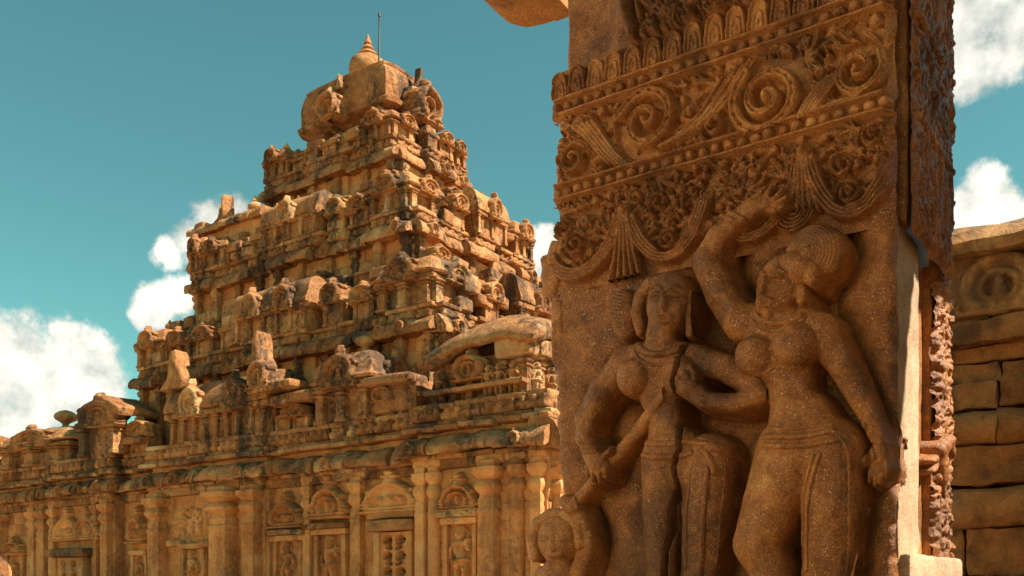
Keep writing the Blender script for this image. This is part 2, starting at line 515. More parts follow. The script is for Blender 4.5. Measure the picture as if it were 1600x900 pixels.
def kudu(var=0):
    """horseshoe gable, about 1 x 1, standing on z=0, centred"""
    def f():
        F = Field(-0.56, 0.56, -0.02, 1.12, 0.026, -0.10)
        q = np.hypot(F.U / 0.44, (F.V - 0.40) / 0.44)
        body = (q < 1) | ((np.abs(F.U) < 0.46 - 0.25 * F.V) & (F.V < 0.4) & (F.V > 0))
        F.H = np.where(body, 0.10, -0.10)
        ring = [(0.36 * math.cos(a), 0.40 + 0.38 * math.sin(a)) for a in np.linspace(-0.9, math.pi + 0.9, 26)]
        F.stroke(ring, 0.10, 0.10, 0.16, 0.16, 0.08)
        ring2 = [(0.21 * math.cos(a), 0.38 + 0.23 * math.sin(a)) for a in np.linspace(-0.7, math.pi + 0.7, 20)]
        F.stroke(ring2, 0.055, 0.055, 0.10, 0.10, 0.08)
        w = np.hypot(F.U / 0.20, (F.V - 0.38) / 0.2) < 0.8
        F.H = np.where(w & (F.H < 0.12), 0.02, F.H)
        F.limb((0, 0.28, 0.10, 0.04), (0, 0.34, 0.09, 0.05)); F.limb((0, 0.46, 0.065, 0.08), (0, 0.48, 0.06, 0.08))
        F.stroke([(0, 0.78), (0, 0.92), (0, 1.05)], 0.11, 0.05, 0.16, 0.06, 0.06)
        F.dot(0, 0.94, 0.09, 0.10, 0.08)
        for s in (-1, 1):
            F.stroke(spiral(s * 0.40, 0.14, 0.13, 1.3, 1.5, s), 0.05, 0.035, 0.14, 0.14, 0.06)
            F.stroke(bez([(s * .30, .68), (s * .44, .70), (s * .46, .58)], 6), 0.05, 0.03, 0.12, 0.1, 0.05)
        F.stroke([(-0.48, 0.03), (0.48, 0.03)], 0.05, 0.05, 0.16, 0.16, 0.05)
        F.H += 0.016 * fbm(F.U * 7 + var * 3, F.V * 7, var, 5 + var, 3) * (F.H > 0)
        return F.mesh('kudu_arch', thr=-0.06)
    return cached(('kudu', var), f)

def pediment(var=0):
    """stacked carved gable above a niche, 1 wide x 1.15 high"""
    def f():
        F = Field(-0.56, 0.56, -0.02, 1.28, 0.025, -0.10)
        F.stroke([(-0.5, 0.04), (0.5, 0.04)], 0.055, 0.055, 0.14, 0.14, 0.06)
        F.stroke([(-0.42, 0.14), (0.42, 0.14)], 0.05, 0.05, 0.12, 0.12, 0.05)
        b = (np.abs(F.U) < 0.44 * np.sqrt(np.clip(1 - ((F.V - 0.15) / 0.72) ** 2, 0, 1))) & (F.V > .1)
        F.H = np.where(b, np.maximum(F.H, 0.07), F.H)
        F.stroke([(0.40 * math.cos(a) * (1 - .12 * max(0, math.sin(a))), 0.22 + 0.55 * math.sin(a)) for a in np.linspace(0, math.pi, 24)], 0.06, 0.06, 0.15, 0.15, 0.05)
        if var % 2 == 0:
            F.stroke([(0.23 * math.cos(a), 0.32 + 0.25 * math.sin(a)) for a in np.linspace(-.6, math.pi + .6, 20)], 0.04, 0.04, 0.12, 0.12, 0.07)
        else:
            for k in (-1, 0, 1): F.stroke([(k * .17 + .07 * math.cos(a), 0.26 + 0.16 * math.sin(a)) for a in np.linspace(0, math.pi, 10)], 0.03, 0.03, 0.12, 0.12, 0.06)
        F.limb((0, 0.24, 0.08, 0.06), (0, 0.34, 0.07, 0.07)); F.limb((0, 0.43, 0.055, 0.09), (0, 0.44, 0.05, 0.09))
        for s in (-1, 1):
            F.limb((s * .13, 0.2, 0.05, 0.05), (s * .12, 0.3, 0.045, 0.06)); F.stroke(spiral(s * 0.44, 0.22, 0.11, 1.3, 1.5, s), 0.045, 0.03, 0.12, 0.12, 0.05)
            F.stroke(bez([(s * .3, .6), (s * .40, .66), (s * .36, .52)], 6), 0.045, 0.03, 0.10, 0.1, 0.05)
        F.stroke([(0, 0.78), (0, 0.92)], 0.15, 0.09, 0.14, 0.12, 0.05); F.stroke([(-.1, 0.98), (.1, 0.98)], 0.05, 0.05, 0.12, 0.12, 0.05)
        F.dot(0, 1.08, 0.09, 0.12, 0.06); F.stroke([(0, 1.1), (0, 1.22)], 0.05, 0.03, 0.1, 0.06, 0.04)
        F.H += 0.02 * fbm(F.U * 9 + var * 3, F.V * 9, var, 15 + var, 3) * (F.H > 0)
        return F.mesh('pediment', thr=-0.06)
    return cached(('ped', var), f)

def deity(var=0):
    """standing relief figure, 1 high, on z=0"""
    def f():
        rv = random.Random(var * 7 + 1); s = 1 if var % 2 else -1
        F = Field(-0.27, 0.27, -0.02, 1.03, 0.016, -0.06)
        hx = 0.03 * s; k = .012
        F.chain([(0.02 * s, .72, .085, .02), (0.0, .62, .075, .025), (hx, .53, .062, .025), (hx, .47, .085, .02)], .02)
        F.chain([(-.09 + .02 * s, .735, .04, .03), (.09 + .02 * s, .735, .04, .03)], .012)
        F.limb((0.02 * s, .78, .035, .04), (0.02 * s, .82, .035, .045))
        F.ell(0.025 * s, .865, .055, .068, .06, .045)
        F.limb((.025 * s, .92, .045, .04), (.03 * s, .985, .03, .04))                       # tall crown
        F.stroke(spiral(.025 * s, .88, .115, .9, -0.6, 1, inner=.95), .02, .02, .03, .03, -.01)
        F.chain([(-.06 + hx, .44, .06, .02), (-.075 + hx, .26, .046, .025), (-.07 + hx * .5, .06, .032, .02), (-.12, .02, .028, .03)], .012)
        F.chain([(.05 + hx, .44, .06, .02), (.085 + hx, .25, .044, .035 if s > 0 else .02), (.07, .06, .032, .02), (.11, .02, .028, .03)], .012)
        F.chain([(-.11 + .02 * s, .73, .036, .03), (-.175, .62, .031, .025), (-.16 if s > 0 else -.2, .5, .025, .03), (-.11 if s > 0 else -.21, .45, .024, .04)], .008)
        F.chain([(.12 + .02 * s, .73, .036, .03), (.18, .63, .031, .025), (.15 if s > 0 else .19, .74 if s > 0 else .5, .025, .04), (.17, .80 if s > 0 else .43, .024, .04)], .008)
        F.stroke([(-.12 + hx, .46), (hx, .44), (.12 + hx, .47)], .022, .022, .035, .035, .085)
        F.H += .012 * fbm(F.U * 16, F.V * 16, var, 25 + var, 3) * (F.H > -.04)
        return F.mesh('niche_figure', thr=-0.045)
    return cached(('deity', var), f)

def group_panel(var=0):
    def f():
        F = Field(-0.6, 0.6, 0, 0.62, 0.02, -0.06); rv = random.Random(var + 60)
        for k in range(4):
            x = -.42 + k * .28; h = rv.uniform(.38, .5)
            F.limb((x, .12, .07, .01), (x + rv.uniform(-.04, .04), h - .14, .06, .02), .012); F.limb((x, h, .05, .03), (x + .01, h + .02, .045, .03), .01)
            for s in (-1, 1):
                F.chain([(x + s * .05, h - .1, .03, .02), (x + s * rv.uniform(.10, .15), h - rv.uniform(.0, .2), .025, .03), (x + s * rv.uniform(.05, .16), h + rv.uniform(-.2, .1), .022, .03)], .008)
                F.chain([(x + s * .03, .14, .04, .01), (x + s * rv.uniform(.04, .12), .03, .03, .02)], .008)
        for k in range(26):
            F.stroke(spiral(rv.uniform(-.52, .52), rv.uniform(.06, .56), rv.uniform(.03, .06), 1.2, rv.uniform(0, 6), rv.choice((-1, 1))), .018, .012, .05, .05, 0)
        F.H += .012 * fbm(F.U * 14, F.V * 14, var, 35 + var, 3) * (F.H > -.04)
        return F.mesh('group_relief', thr=-0.045)
    return cached(('grp', var), f)

def beast_block(L, h, var):
    """row of crouching beasts and dwarfs carved on a course stone"""
    L = round(L / .1) * .1
    def f():
        F = Field(-L / 2 + .02, L / 2 - .02, 0, h, 0.035, 0.0); rv = random.Random(var + 90)
        n = max(2, int(L / 0.30))
        for k in range(n):
            x = -L / 2 + (k + .5) * L / n + rv.uniform(-.03, .03)
            F.limb((x - .06, h * .35, h * .26, .0), (x + .07, h * .42, h * .24, .0), .03)
            F.limb((x + .09, h * .66, h * .2, .06), (x + .10, h * .68, h * .18, .06), .02)
            F.limb((x - .07, h * .1, .05, .02), (x - .07, h * .3, .05, .02), .02); F.limb((x + .07, h * .1, .05, .04), (x + .08, h * .3, .05, .04), .02)
        F.H = np.maximum(F.H, 0); F.H += .02 * fbm(F.U * 8, F.V * 8, var, var + 44, 3)
        F.H[0, :] = -.3; F.H[-1, :] = -.3; F.H[:, 0] = -.3; F.H[:, -1] = -.3
        return F.mesh('beast_block')
    return cached(('beast', L, round(h, 2), var), f)

def pil_prof(w, h):
    """square pilaster with pot, cushion and abacus"""
    r = w / 2
    return [(r * 1.25, 0), (r * 1.25, .10 * h), (r * 1.05, .13 * h), (r, .15 * h), (r * .98, .60 * h), (r * 1.06, .615 * h), (r * 1.06, .635 * h), (r * .94, .65 * h), (r * .98, .70 * h), (r * .80, .735 * h),
            (r * .80, .75 * h), (r * 1.18, .785 * h), (r * 1.22, .81 * h), (r * 1.0, .845 * h), (r * .82, .86 * h), (r * 1.35, .90 * h), (r * 1.42, .915 * h), (r * 1.42, .95 * h), (r * 1.05, .955 * h), (r * 1.05, h)]
def pilaster(w, h, var=0, rnd_=False):
    w = round(w / .04) * .04; h = round(h / .1) * .1
    return cached(('pil', w, h, var, rnd_), lambda: lathe_mesh(pil_prof(w, h), 16 if not rnd_ else 14, 9.0 if not rnd_ else 2.0, 0.010, 3.0, var + 3, 38))

def finial(kind=0):
    P = {0: [(0.30, 0), (0.34, .06), (.20, .12), (.16, .18), (.34, .30), (.40, .42), (.36, .56), (.22, .66), (.12, .70), (.16, .76), (.10, .86), (.03, 1.0)],
         1: [(0.16, 0), (0.14, .28), (.20, .36), (.46, .50), (.52, .62), (.46, .76), (.28, .88), (.1, .93)],
         2: [(.50, 0), (.54, .05), (.42, .09), (.44, .12), (.52, .22), (.54, .34), (.47, .46), (.34, .53), (.26, .55), (.30, .58), (.24, .63), (.17, .66), (.20, .69), (.14, .75), (.10, .78), (.12, .81), (.07, .89), (.02, 1.0)]}[kind]
    return cached(('fin', kind), lambda: lathe_mesh(P, 18, 2.0, 0.012, 4.0, 9 + kind, 50))

def dome_roof(var=0):
    """square domed roof, 1x1 at the eave, about 0.7 high, with a flared lip"""
    P = [(.40, -.06), (.44, -.02), (.56, .0), (.575, .05), (.53, .11), (.515, .20), (.49, .33), (.43, .46), (.34, .56), (.22, .62), (.12, .65), (.10, .70)]
    return cached(('dome', var), lambda: lathe_mesh(P, 32, 9.0, 0.022, 4.0, 60 + var * 5, 40))

def shala_roof(L, W, H, var=0):
    """wagon vault along x with flared eaves"""
    L = round(L / .1) * .1
    pf = []
    for a in np.linspace(0, math.pi, 15):
        pf.append((-W / 2 * math.cos(a) * (1.0 if 0.4 < a < 2.74 else 1.0), H * (0.12 + .88 * math.sin(a) ** .75)))
    pf = [(-W * .36, -.05), (-W * .56, 0.0), (-W * .57, H * .10)] + pf[1:-1] + [(W * .57, H * .10), (W * .56, 0), (W * .36, -.05)]
    return cached(('shala', L, round(W, 2), round(H, 2), var), lambda: extrude_mesh(pf, L, max(6, int(L / .2)), 0.03, 2.2, 70 + var * 9))

def horn_finial(var=0):
    """upswept lion-like gable end finial: curved horn with a carved round shield at the foot; 1 high"""
    def f():
        pr_ = [(-.42, 0), (-.30, .14), (-.16, .30), (-.08, .52), (-.06, .80), (-.02, .98), (.10, 1.0), (.15, .92), (.17, .62), (.30, .48), (.38, .30), (.36, .10), (.30, 0)]
        V = []; n = len(pr_)
        for x in (-.17, -.14, .14, .17):
            k = .93 if abs(x) > .15 else 1
            for (a, z) in pr_: V.append((a * k, x, z * k + .02))
        F_ = []
        for i in range(3):
            for k in range(n):
                a = i * n + k; b = i * n + (k + 1) % n; F_.append((a, b, b + n, a + n))
        F_.append(tuple(range(n))[::-1]); F_.append(tuple(range(3 * n, 4 * n)))
        return mesh_from('horn', rough(V, .02, 4, var + 8), F_, sharp=45)
    return cached(('horn', var), f)

# ---- shrines on the parapets: separate stones under the storey they stand on
def kuta(parent, fr, a, out, z, w, h, d=None, fin=0, big=1.0, finz=0.3):
    """square domed miniature shrine centred at a, front face 'out' proud of the wall line"""
    d = d or w; hb = h * 0.42; v = rt.randint(0, 3)
    me = cached(('kbody', round(w, 1), round(d, 1), round(hb, 1), v), lambda: mesh_from('kbody', *rbox(w * .82, d * .82, hb, .03, 4, .02, 2.5, v + 3), sharp=40))
    put('shrine_body', me, fr, a, out - d / 2, z + hb / 2, parent, jit=.01)
    n = 3
    for i in range(n):
        put('shrine_pilaster', pilaster(w * .14, hb, i % 2), fr, a + (i - 1) * w * .36, out - d * .06, z, parent, tilt=.01)
    if not fr.right:
        f2 = Frame((fr.o.x + a + w * .5, fr.o.y - out, 0), True)
        for i in range(2): put('shrine_pilaster', pilaster(w * .14, hb, i % 2), f2, d * (.14 + .5 * i), -w * .06, z, parent, tilt=.01)
        put('shrine_gable', kudu(v % 3), f2, d * .5, -.02, z + hb * .96, parent, (d * .52, .8, h * .42), tilt=.02)
    me2 = cached(('keave', round(w, 1), round(d, 1), v), lambda: mesh_from('keave', *rbox(w * 1.02, d * 1.02, h * .07, .025, 4, .02, 2.5, v + 13), sharp=40))
    put('shrine_eave', me2, fr, a, out - d / 2, z + hb + h * .01, parent, tilt=.012)
    put('shrine_roof', dome_roof(v), fr, a, out - d / 2, z + hb + h * .06, parent, (w * big, d * big, h * .62), tilt=.02)
    put('shrine_gable', kudu(v % 3), fr, a, out + .02, z + hb * .94, parent, (w * .58, .9, h * .46), tilt=.02)
    if fin is not None and (fin or rt.random() < .4): put('finial', finial(fin), fr, a, out - d / 2, z + hb + h * .46, parent, (h * finz, h * finz, h * finz * 1.0), tilt=.05, mat=SANDW)

def shala(parent, fr, a, out, z, L, h, d, ng=1):
    hb = h * .42; v = rt.randint(0, 3)
    me = cached(('sbody', round(L, 1), round(d, 1), round(hb, 1), v), lambda: mesh_from('sbody', *rbox(L * .9, d * .82, hb, .03, 6, .02, 2.5, v + 3), sharp=40))
    put('shrine_body', me, fr, a, out - d / 2, z + hb / 2, parent, jit=.01)
    n = max(3, int(L / .55))
    for i in range(n):
        put('shrine_pilaster', pilaster(min(.16, L * .07), hb, i % 2), fr, a - L * .43 + i * L * .86 / (n - 1), out - d * .06, z, parent, tilt=.015)
    put('shrine_eave', cached(('seave', round(L, 1), round(d, 1), v), lambda: mesh_from('seave', *rbox(L * 1.0, d * 1.04, h * .08, .025, 6, .022, 2.5, v + 23), sharp=40)), fr, a, out - d / 2, z + hb + h * .01, parent, tilt=.01)
    put('shrine_roof', shala_roof(L * .98, d * .98, h * .5, v), fr, a, out - d / 2, z + hb + h * .06, parent, tilt=.012)
    for i in range(ng):
        put('shrine_gable', kudu((v + i) % 3), fr, a + (i - (ng - 1) / 2) * L * .42, out + .03, z + hb * .9, parent, (min(L * .34, h * .55), .9, h * .54), tilt=.02)
    for s in (-1, 0, 1):
        if rt.random() < .35: put('finial', finial(0), fr, a + s * L * .38, out - d / 2, z + h * .93, parent, (h * .16,) * 3, tilt=.05)

def panjara(parent, fr, a, out, z, w, h, gable=None):
    hb = h * .45; v = rt.randint(0, 3)
    me = cached(('pbody', round(w, 1), round(hb, 1), v), lambda: mesh_from('pbody', *rbox(w * .8, .5, hb, .03, 3, .02, 2.5, v + 3), sharp=40))
    put('shrine_body', me, fr, a, out - .28, z + hb / 2, parent)
    for s in (-1, 1): put('shrine_pilaster', pilaster(w * .16, hb), fr, a + s * w * .34, out - .06, z, parent)
    if (rt.random() < .42 if gable is None else gable):       # round-headed gable
        put('shrine_gable', kudu(v % 3), fr, a, out - .02, z + hb * .95, parent, (w * 1.0, 1.0, h * .5), tilt=.03)
        put('shrine_backing', stone_mesh(w * .7, .5, h * .35, .06, .03, 2, v), fr, a, out - .3, z + hb + h * .16, parent, tilt=.02)
    else:                       # flat capped, worn
        put('shrine_eave', stone_mesh(w * 1.1, .62, h * .14, .03, .03, 2.5, v), fr, a, out - .26, z + hb + h * .07, parent, tilt=.04)
        put('shrine_cap', stone_mesh(w * rt.uniform(.6, .95), .5, h * rt.uniform(.18, .36), .05, .045, 3, v), fr, a + rt.uniform(-.06, .06), out - .3, z + hb + h * .26, parent, tilt=.06)

def row_blocks(fn, name, parent, fr, s0, s1, out, z, lmin, lmax, tilt=.008, jit=.015, extra=None, corner=0.0, off=None):
    s = s0 - corner; e = s1 + corner; k = 0
    while s < e - .15:
        L = min(rt.uniform(lmin, lmax), e - s)
        if e - s - L < lmin * .5: L = e - s
        o = put(name, fn(L), fr, s + L / 2, out + (off(s + L / 2) if off else 0), z + rt.uniform(-.02, .02), parent, tilt=tilt, jit=jit)
        if extra: extra(s, L, k)
        s += L; k += 1

def core_box(name, x0, x1, y0, y1, z0, z1, parent, n=10):
    V, F_ = rbox(x1 - x0, y1 - y0, z1 - z0, .03, n, .03, 1.3, int(abs(x0 * 7)))
    V = V + np.array([(x0 + x1) / 2, (y0 + y1) / 2, (z0 + z1) / 2])
    return obj(name, mesh_from(name, V, F_, sharp=40), SANDW, parent)

def wall_stones(parent, fr, s0, s1, z0, z1, ch, lmin, lmax, out=.03, th=.16):
    n = max(1, round((z1 - z0) / ch)); ch = (z1 - z0) / n
    for c in range(n):
        s = s0 - rt.uniform(0, .3) * 0
        while s < s1 - .08:
            L = min(rt.uniform(lmin, lmax), s1 - s)
            if s1 - s - L < lmin * .5: L = s1 - s
            put('wall_stone', stone_mesh(L - .012, th, ch - .010, .018, .008, 2.5, rt.randint(0, 1)), fr, s + L / 2, out - th / 2 + rt.uniform(-.012, .012), z0 + (c + .5) * ch, parent, mat=SANDW)
            s += L

def storey(name, x0, x1, y0, y1, z0, z1, label, par_h, spec_f, spec_r, over=.38, kh=.42):
    """one receding storey of the tower; x0..x1,y0 = wall faces"""
    t = core_box(name, x0, x1, y0, y1, z0 - .4, z1 - .05, temple, 12)
    t['label'] = label
    w = x1 - x0; d = y1 - y0
    for fr, L in ((Frame((x0, y0, 0)), w), (Frame((x1, y0, 0), True), d)):
        zc = z1 - kh
        off = lambda a, L=L: .30 if .39 < a / L < .66 else (.16 if a / L > .84 or a / L < .13 else (.10 if .70 < a / L < .77 or .25 < a / L < .33 else 0))
        wall_stones(t, fr, 0, L, z0 + .3, zc, .42, .7, 1.5)
        row_blocks(lambda q: stone_mesh(q, .4, .3, .05, .025, 2, rt.randint(0, 3)), 'base_moulding', t, fr, 0, L, -.06, z0 + .15, .8, 1.3, corner=.1, off=off)
        V_, F__ = rbox(L * .27, .5, zc - z0, .03, 5, .02, 2, 9); put('bay_wall', mesh_from('bay_wall', V_, F__, sharp=40), fr, L * .525, -.06, (z0 + zc) / 2, t, mat=SANDW)
        # pilasters, with small figures or little gables between
        n = max(3, int(L / .95)); hp = zc - z0 - .3
        for i in range(n):
            a = .14 + i * (L - .28) / (n - 1)
            put('pilaster', pilaster(.24, hp, i % 2), fr, a, .05 + off(a) * .6, z0 + .3, t, tilt=.008)
            if i < n - 1 and i % 2 == 0 and L / n > .6:
                put('niche_figure', deity((i // 2) % 4), fr, a + (L - .28) / (n - 1) / 2, .05, z0 + .45, t, (hp * .62,) * 3)
        def ex(s, q, k, fr=fr, t=t):
            nk = max(1, int(q / .75))
            for j in range(nk):
                if rt.random() < .55: put('kudu_arch', kudu((k + j) % 3), fr, s + (j + .5) * q / nk, over * .72 + off(s + (j + .5) * q / nk), zc + .02, t, (.44, .75, .42), tilt=.03)
        row_blocks(lambda q: kapota(q, kh, over, rt.randint(0, 3)), 'cornice_stone', t, fr, 0, L, 0, zc, .9, 1.7, corner=over * .6, extra=ex, tilt=.03, jit=.05, off=off)
        row_blocks(lambda q: beast_block(q, .30, rt.randint(0, 3)), 'beast_block', t, fr, 0, L, .06, z1 + .0, .7, 1.2, corner=.05, off=off)
        for q_ in range(int(L * 1.1)):      # loose and broken stones packed between the shrines
            sz = rt.uniform(.25, .6)
            put('parapet_stone', stone_mesh(sz * rt.uniform(.8, 1.7), .45, sz * .7, .07, .05, 2.5, rt.randint(0, 5)), fr, rt.uniform(.1, L - .1), rt.uniform(-.12, .10), z1 + .42 + sz * .3 + rt.choice((0, 0, .35, .6)), t, tilt=.12)
        row_blocks(lambda q: stone_mesh(q, .5, .12, .03, .02, 2, rt.randint(0, 3)), 'parapet_course', t, fr, 0, L, -.12, z1 + .35, .7, 1.3, corner=.08, off=off)
        zp = z1 + .40
        for it in (spec_r if fr.right else spec_f):
            k_, a, w_ = it[:3]; a = a * L
            if k_ == 'k': kuta(t, fr, a, .12 + off(a), zp, w_, par_h * it[3], fin=0)
            elif k_ == 's': shala(t, fr, a, .16 + off(a), zp, w_, par_h * it[3], .95, it[4] if len(it) > 4 else 1)
            else: panjara(t, fr, a, .06 + off(a), zp, w_, par_h * it[3])
    return t

sA = storey('lower_tier', -30.7, -17.1, 20.35, 29.5, 6.0, 9.07, 'lowest receding tier of the tower with domed corner shrines', 1.6,
            [('k', .925, 2.2, 1.08), ('p', .80, 1.0, .72), ('p', .715, 1.0, .9), ('s', .53, 3.6, 1.05, 2), ('p', .35, 1.0, .85), ('p', .265, 1.1, .68), ('k', .16, 1.4, .8), ('k', .05, 1.7, .95)],
            [('p', .26, .8, .85), ('s', .5, 2.6, 1.1, 1), ('p', .72, .8, .9), ('k', .93, 1.4, 1.0)])
sB = storey('middle_tier', -29.7, -19.3, 21.9, 28.0, 9.5, 12.7, 'middle receding tier of the tower with rows of small shrines', 1.35,
            [('k', .92, 1.8, 1.05), ('p', .785, .95, .75), ('p', .69, .9, .9), ('s', .51, 2.8, 1.1, 1), ('p', .33, .95, .9), ('p', .235, .9, .72), ('k', .11, 1.5, .85), ('k', .02, 1.0, 1.1)],
            [('p', .32, .8, .9), ('s', .56, 1.7, 1.15, 1), ('k', .90, 1.25, 1.1)])
sC = storey('upper_tier', -27.8, -21.5, 23.6, 26.9, 13.1, 16.15, 'upper receding tier of the tower below the crowning dome', 1.0,
            [('k', .88, 1.5, 1.15), ('p', .68, .8, .8), ('p', .55, .8, .7), ('p', .40, .8, .8), ('p', .27, .7, .7), ('k', .08, 1.25, 1.25)],
            [('p', .42, .6, .9), ('p', .62, .6, .9), ('k', .86, 1.0, 1.0)], over=.34, kh=.40)

# ---- narrow ledges that step back between the tiers
def ledge(x0, x1, y0, y1, z0, z1, step, label):
    t = core_box('ledge_tier', x0, x1, y0, y1, z0, z1 - .05, temple, 8); t['label'] = label
    for fr, L in ((Frame((x0, y0, 0)), x1 - x0), (Frame((x1, y0, 0), True), y1 - y0)):
        def ex(s, q, k, fr=fr, t=t):
            if rt.random() < .8: put('kudu_arch', kudu(k % 3), fr, s + q / 2, .26, z1 - .34, t, (.42, .7, .42), tilt=.04)
        row_blocks(lambda q: stone_mesh(q, .4, .22, .05, .04, 2, rt.randint(0, 3)), 'base_moulding', t, fr, 0, L, .0, z1 - .62, .6, 1.2, tilt=.03, jit=.04)
        row_blocks(lambda q: kapota(q, .34, .36, rt.randint(0, 3)), 'cornice_stone', t, fr, 0, L, 0, z1 - .36, .7, 1.4, corner=.2, extra=ex, tilt=.035, jit=.05)
        n = int(L / .95)
        for i in range(n):
            a = (i + .5) * L / n
            if rt.random() < .5: panjara(t, fr, a + rt.uniform(-.1, .1), .04 + rt.uniform(-.08, .06), z1, rt.uniform(.6, .95), rt.uniform(.7, 1.15))
            else: put('parapet_stone', stone_mesh(rt.uniform(.6, 1.1), .5, rt.uniform(.2, .5), .05, .05, 2.5, i % 5), fr, a, rt.uniform(-.1, .1), z1 + .18, t, tilt=.09)
        for i in range(int(L / .6)): put('dwarf_pilaster', pilaster(.2, 1.0, i % 2), fr, .2 + i * .6, .05, z1 - 1.6, t, tilt=.02)
ledge(-30.3, -18.0, 21.05, 28.8, 9.0, 10.75, 0, 'stepped ledge above the lowest tier')
ledge(-28.8, -20.3, 22.65, 27.4, 12.6, 14.2, 0, 'stepped ledge above the middle tier')
ledge(-27.0, -22.2, 24.1, 26.6, 16.0, 17.0, 0, 'stepped ledge below the crowning dome')

# ---- tall gabled antefix on the left shoulder of the tower
ya = 22.3
xa0, xa1 = X(304, ya), X(412, ya)
af = core_box('antefix', xa0, xa1, ya, ya + 3, 12.2, Z(330, 352, ya), temple, 6); af['label'] = 'broken antefix block on the left shoulder of the tower'
fa = Frame((xa0, ya, 0)); La = xa1 - xa0
def SA(px): return X(px, ya) - xa0
row_blocks(lambda q: kapota(q, .34, .3, rt.randint(0, 3)), 'cornice_stone', af, fa, 0, La, 0, Z(330, 352, ya) - .3, .7, 1.2, corner=.15, tilt=.03)
row_blocks(lambda q: stone_mesh(q, .4, .3, .05, .03, 2, rt.randint(0, 3)), 'base_moulding', af, fa, 0, La, .02, 13.2, .7, 1.2)
for i in range(5): put('pilaster', pilaster(.2, .9), fa, .2 + i * (La - .4) / 4, .04, 13.4, af)
for i in range(3): put('kudu_arch', kudu(i), fa, La * (.2 + .3 * i), .12, 13.35, af, (.7, .8, .8))
put('upright_stone', horn_finial(0), fa, SA(336), -.3, Z(336, 348, ya), af, (.7, 1.0, .7), rz=.5)
put('upright_stone', horn_finial(1), fa, SA(352), -.1, Z(352, 344, ya), af, (.8, 1.2, .9), rz=-.6)
put('upright_stone', finial(0), fa, SA(392), -.2, Z(392, 338, ya), af, (.7, .7, .8))
put('leaning_slab', horn_finial(1), fa, SA(308), .0, Z(303, 428, ya), af, (.9, 1.4, 1.6), rz=.3)
put('leaning_slab', stone_mesh(.6, .4, 1.2, .15, .04, 2, 2), fa, SA(314), -.1, Z(318, 372, ya), af, tilt=.1)

# ---- neck and crowning square dome
crown = core_box('neck', -26.1, -23.0, 24.6, 26.3, 16.0, 18.5, temple, 6)
crown['label'] = 'narrow neck storey carrying the crowning dome'
frn = Frame((-26.1, 24.6, 0)); frr = Frame((-23.0, 24.6, 0), True)
for i in range(5): put('pilaster', pilaster(.24, 1.5), frn, .15 + i * .7, .04, 16.7, crown)
for i in range(3): put('pilaster', pilaster(.24, 1.5), frr, .15 + i * .7, .04, 16.7, crown)
for k in (0, 1, 2): put('niche_figure', deity(k), frn, .85 + k * .7, .05, 16.8, crown, (1.2,) * 3)
put('seated_bull', beast_block(.9, .5, 2), frn, 2.9, .4, 16.55, crown); put('seated_bull', beast_block(.9, .5, 1), frn, .3, .4, 16.55, crown)
row_blocks(lambda q: stone_mesh(q, .7, .22, .05, .025, 2, rt.randint(0, 3)), 'neck_slab', crown, frn, 0, 3.1, -.05, 16.6, .8, 1.2, corner=.3)
row_blocks(lambda q: stone_mesh(q, .7, .22, .05, .025, 2, rt.randint(0, 3)), 'neck_slab', crown, frr, 0, 1.7, -.05, 16.6, .8, 1.2, corner=.3)
hx, hy = 2.28, 1.40
cxx, cyy = -24.62, 25.42
P = [(.62, -.16), (.80, -.08), (1.02, -.03), (1.04, .06), (.97, .12), (.965, .30), (.97, .48), (.955, .66), (.925, .80), (.89, .88), (.90, .90), (.90, .95), (.84, .97), (.80, 1.02), (.4, 1.05)]
dm = obj('crowning_dome', lathe_mesh(P, 40, 14.0, 0.022, 3.0, 77, 35), SAND, temple, (cxx, cyy, 18.28), (0, 0, 0), (hx, hy, 1.52), label='massive square crowning dome of the tower')
f1 = Frame((cxx - hx, cyy - hy, 0)); f2 = Frame((cxx + hx, cyy - hy, 0), True)
iv = Matrix.Diagonal((hx, hy, 1.52, 1)).inverted()
def on_dome(o):
    o.parent = dm; o.matrix_parent_inverse = (Matrix.Translation((cxx, cyy, 18.28)) @ Matrix.Diagonal((hx, hy, 1.52, 1))).inverted()
on_dome(put('dome_gable', kudu(0), f1, hx * .90, .08, 18.12, None, (1.15, 2.0, 1.05)))
on_dome(put('gable_backing', stone_mesh(.85, .6, .7, .12, .03, 2, 3), f1, hx * .90, -.12, 18.6, None))
on_dome(put('gable_finial', horn_finial(1), f1, hx * 1.0, .0, 19.2, None, (.4, .7, .5)))
on_dome(put('dome_gable', kudu(1), f2, hy * 1.0, .30, 17.75, None, (1.35, 2.4, 1.45)))
on_dome(put('gable_backing', stone_mesh(1.1, .7, 1.2, .25, .03, 2, 2), f2, hy * 1.0, .05, 18.45, None))
on_dome(put('gable_finial', horn_finial(0), f2, hy * 1.0, .15, 19.05, None, (.6, .8, .75)))
on_dome(obj('pot_finial', finial(2), SAND, None, (-24.6, 25.4, 19.90), (0, 0, 0), (1.3, 1.3, 1.9), label='round pot finial with a ringed spire on the dome'))
rod = lathe_mesh([(.035, 0), (.035, 1.1), (.028, 1.12), (.028, 2.1), (.05, 2.12), (.05, 2.2), (.01, 2.3)], 8)
xr_ = X(592, 24.9)
on_dome(obj('lightning_rod', rod, IRON, None, (xr_, 24.9, 19.7), (0.01, .02, 0), (1, 1, 1), label='thin iron rod standing beside the finial'))

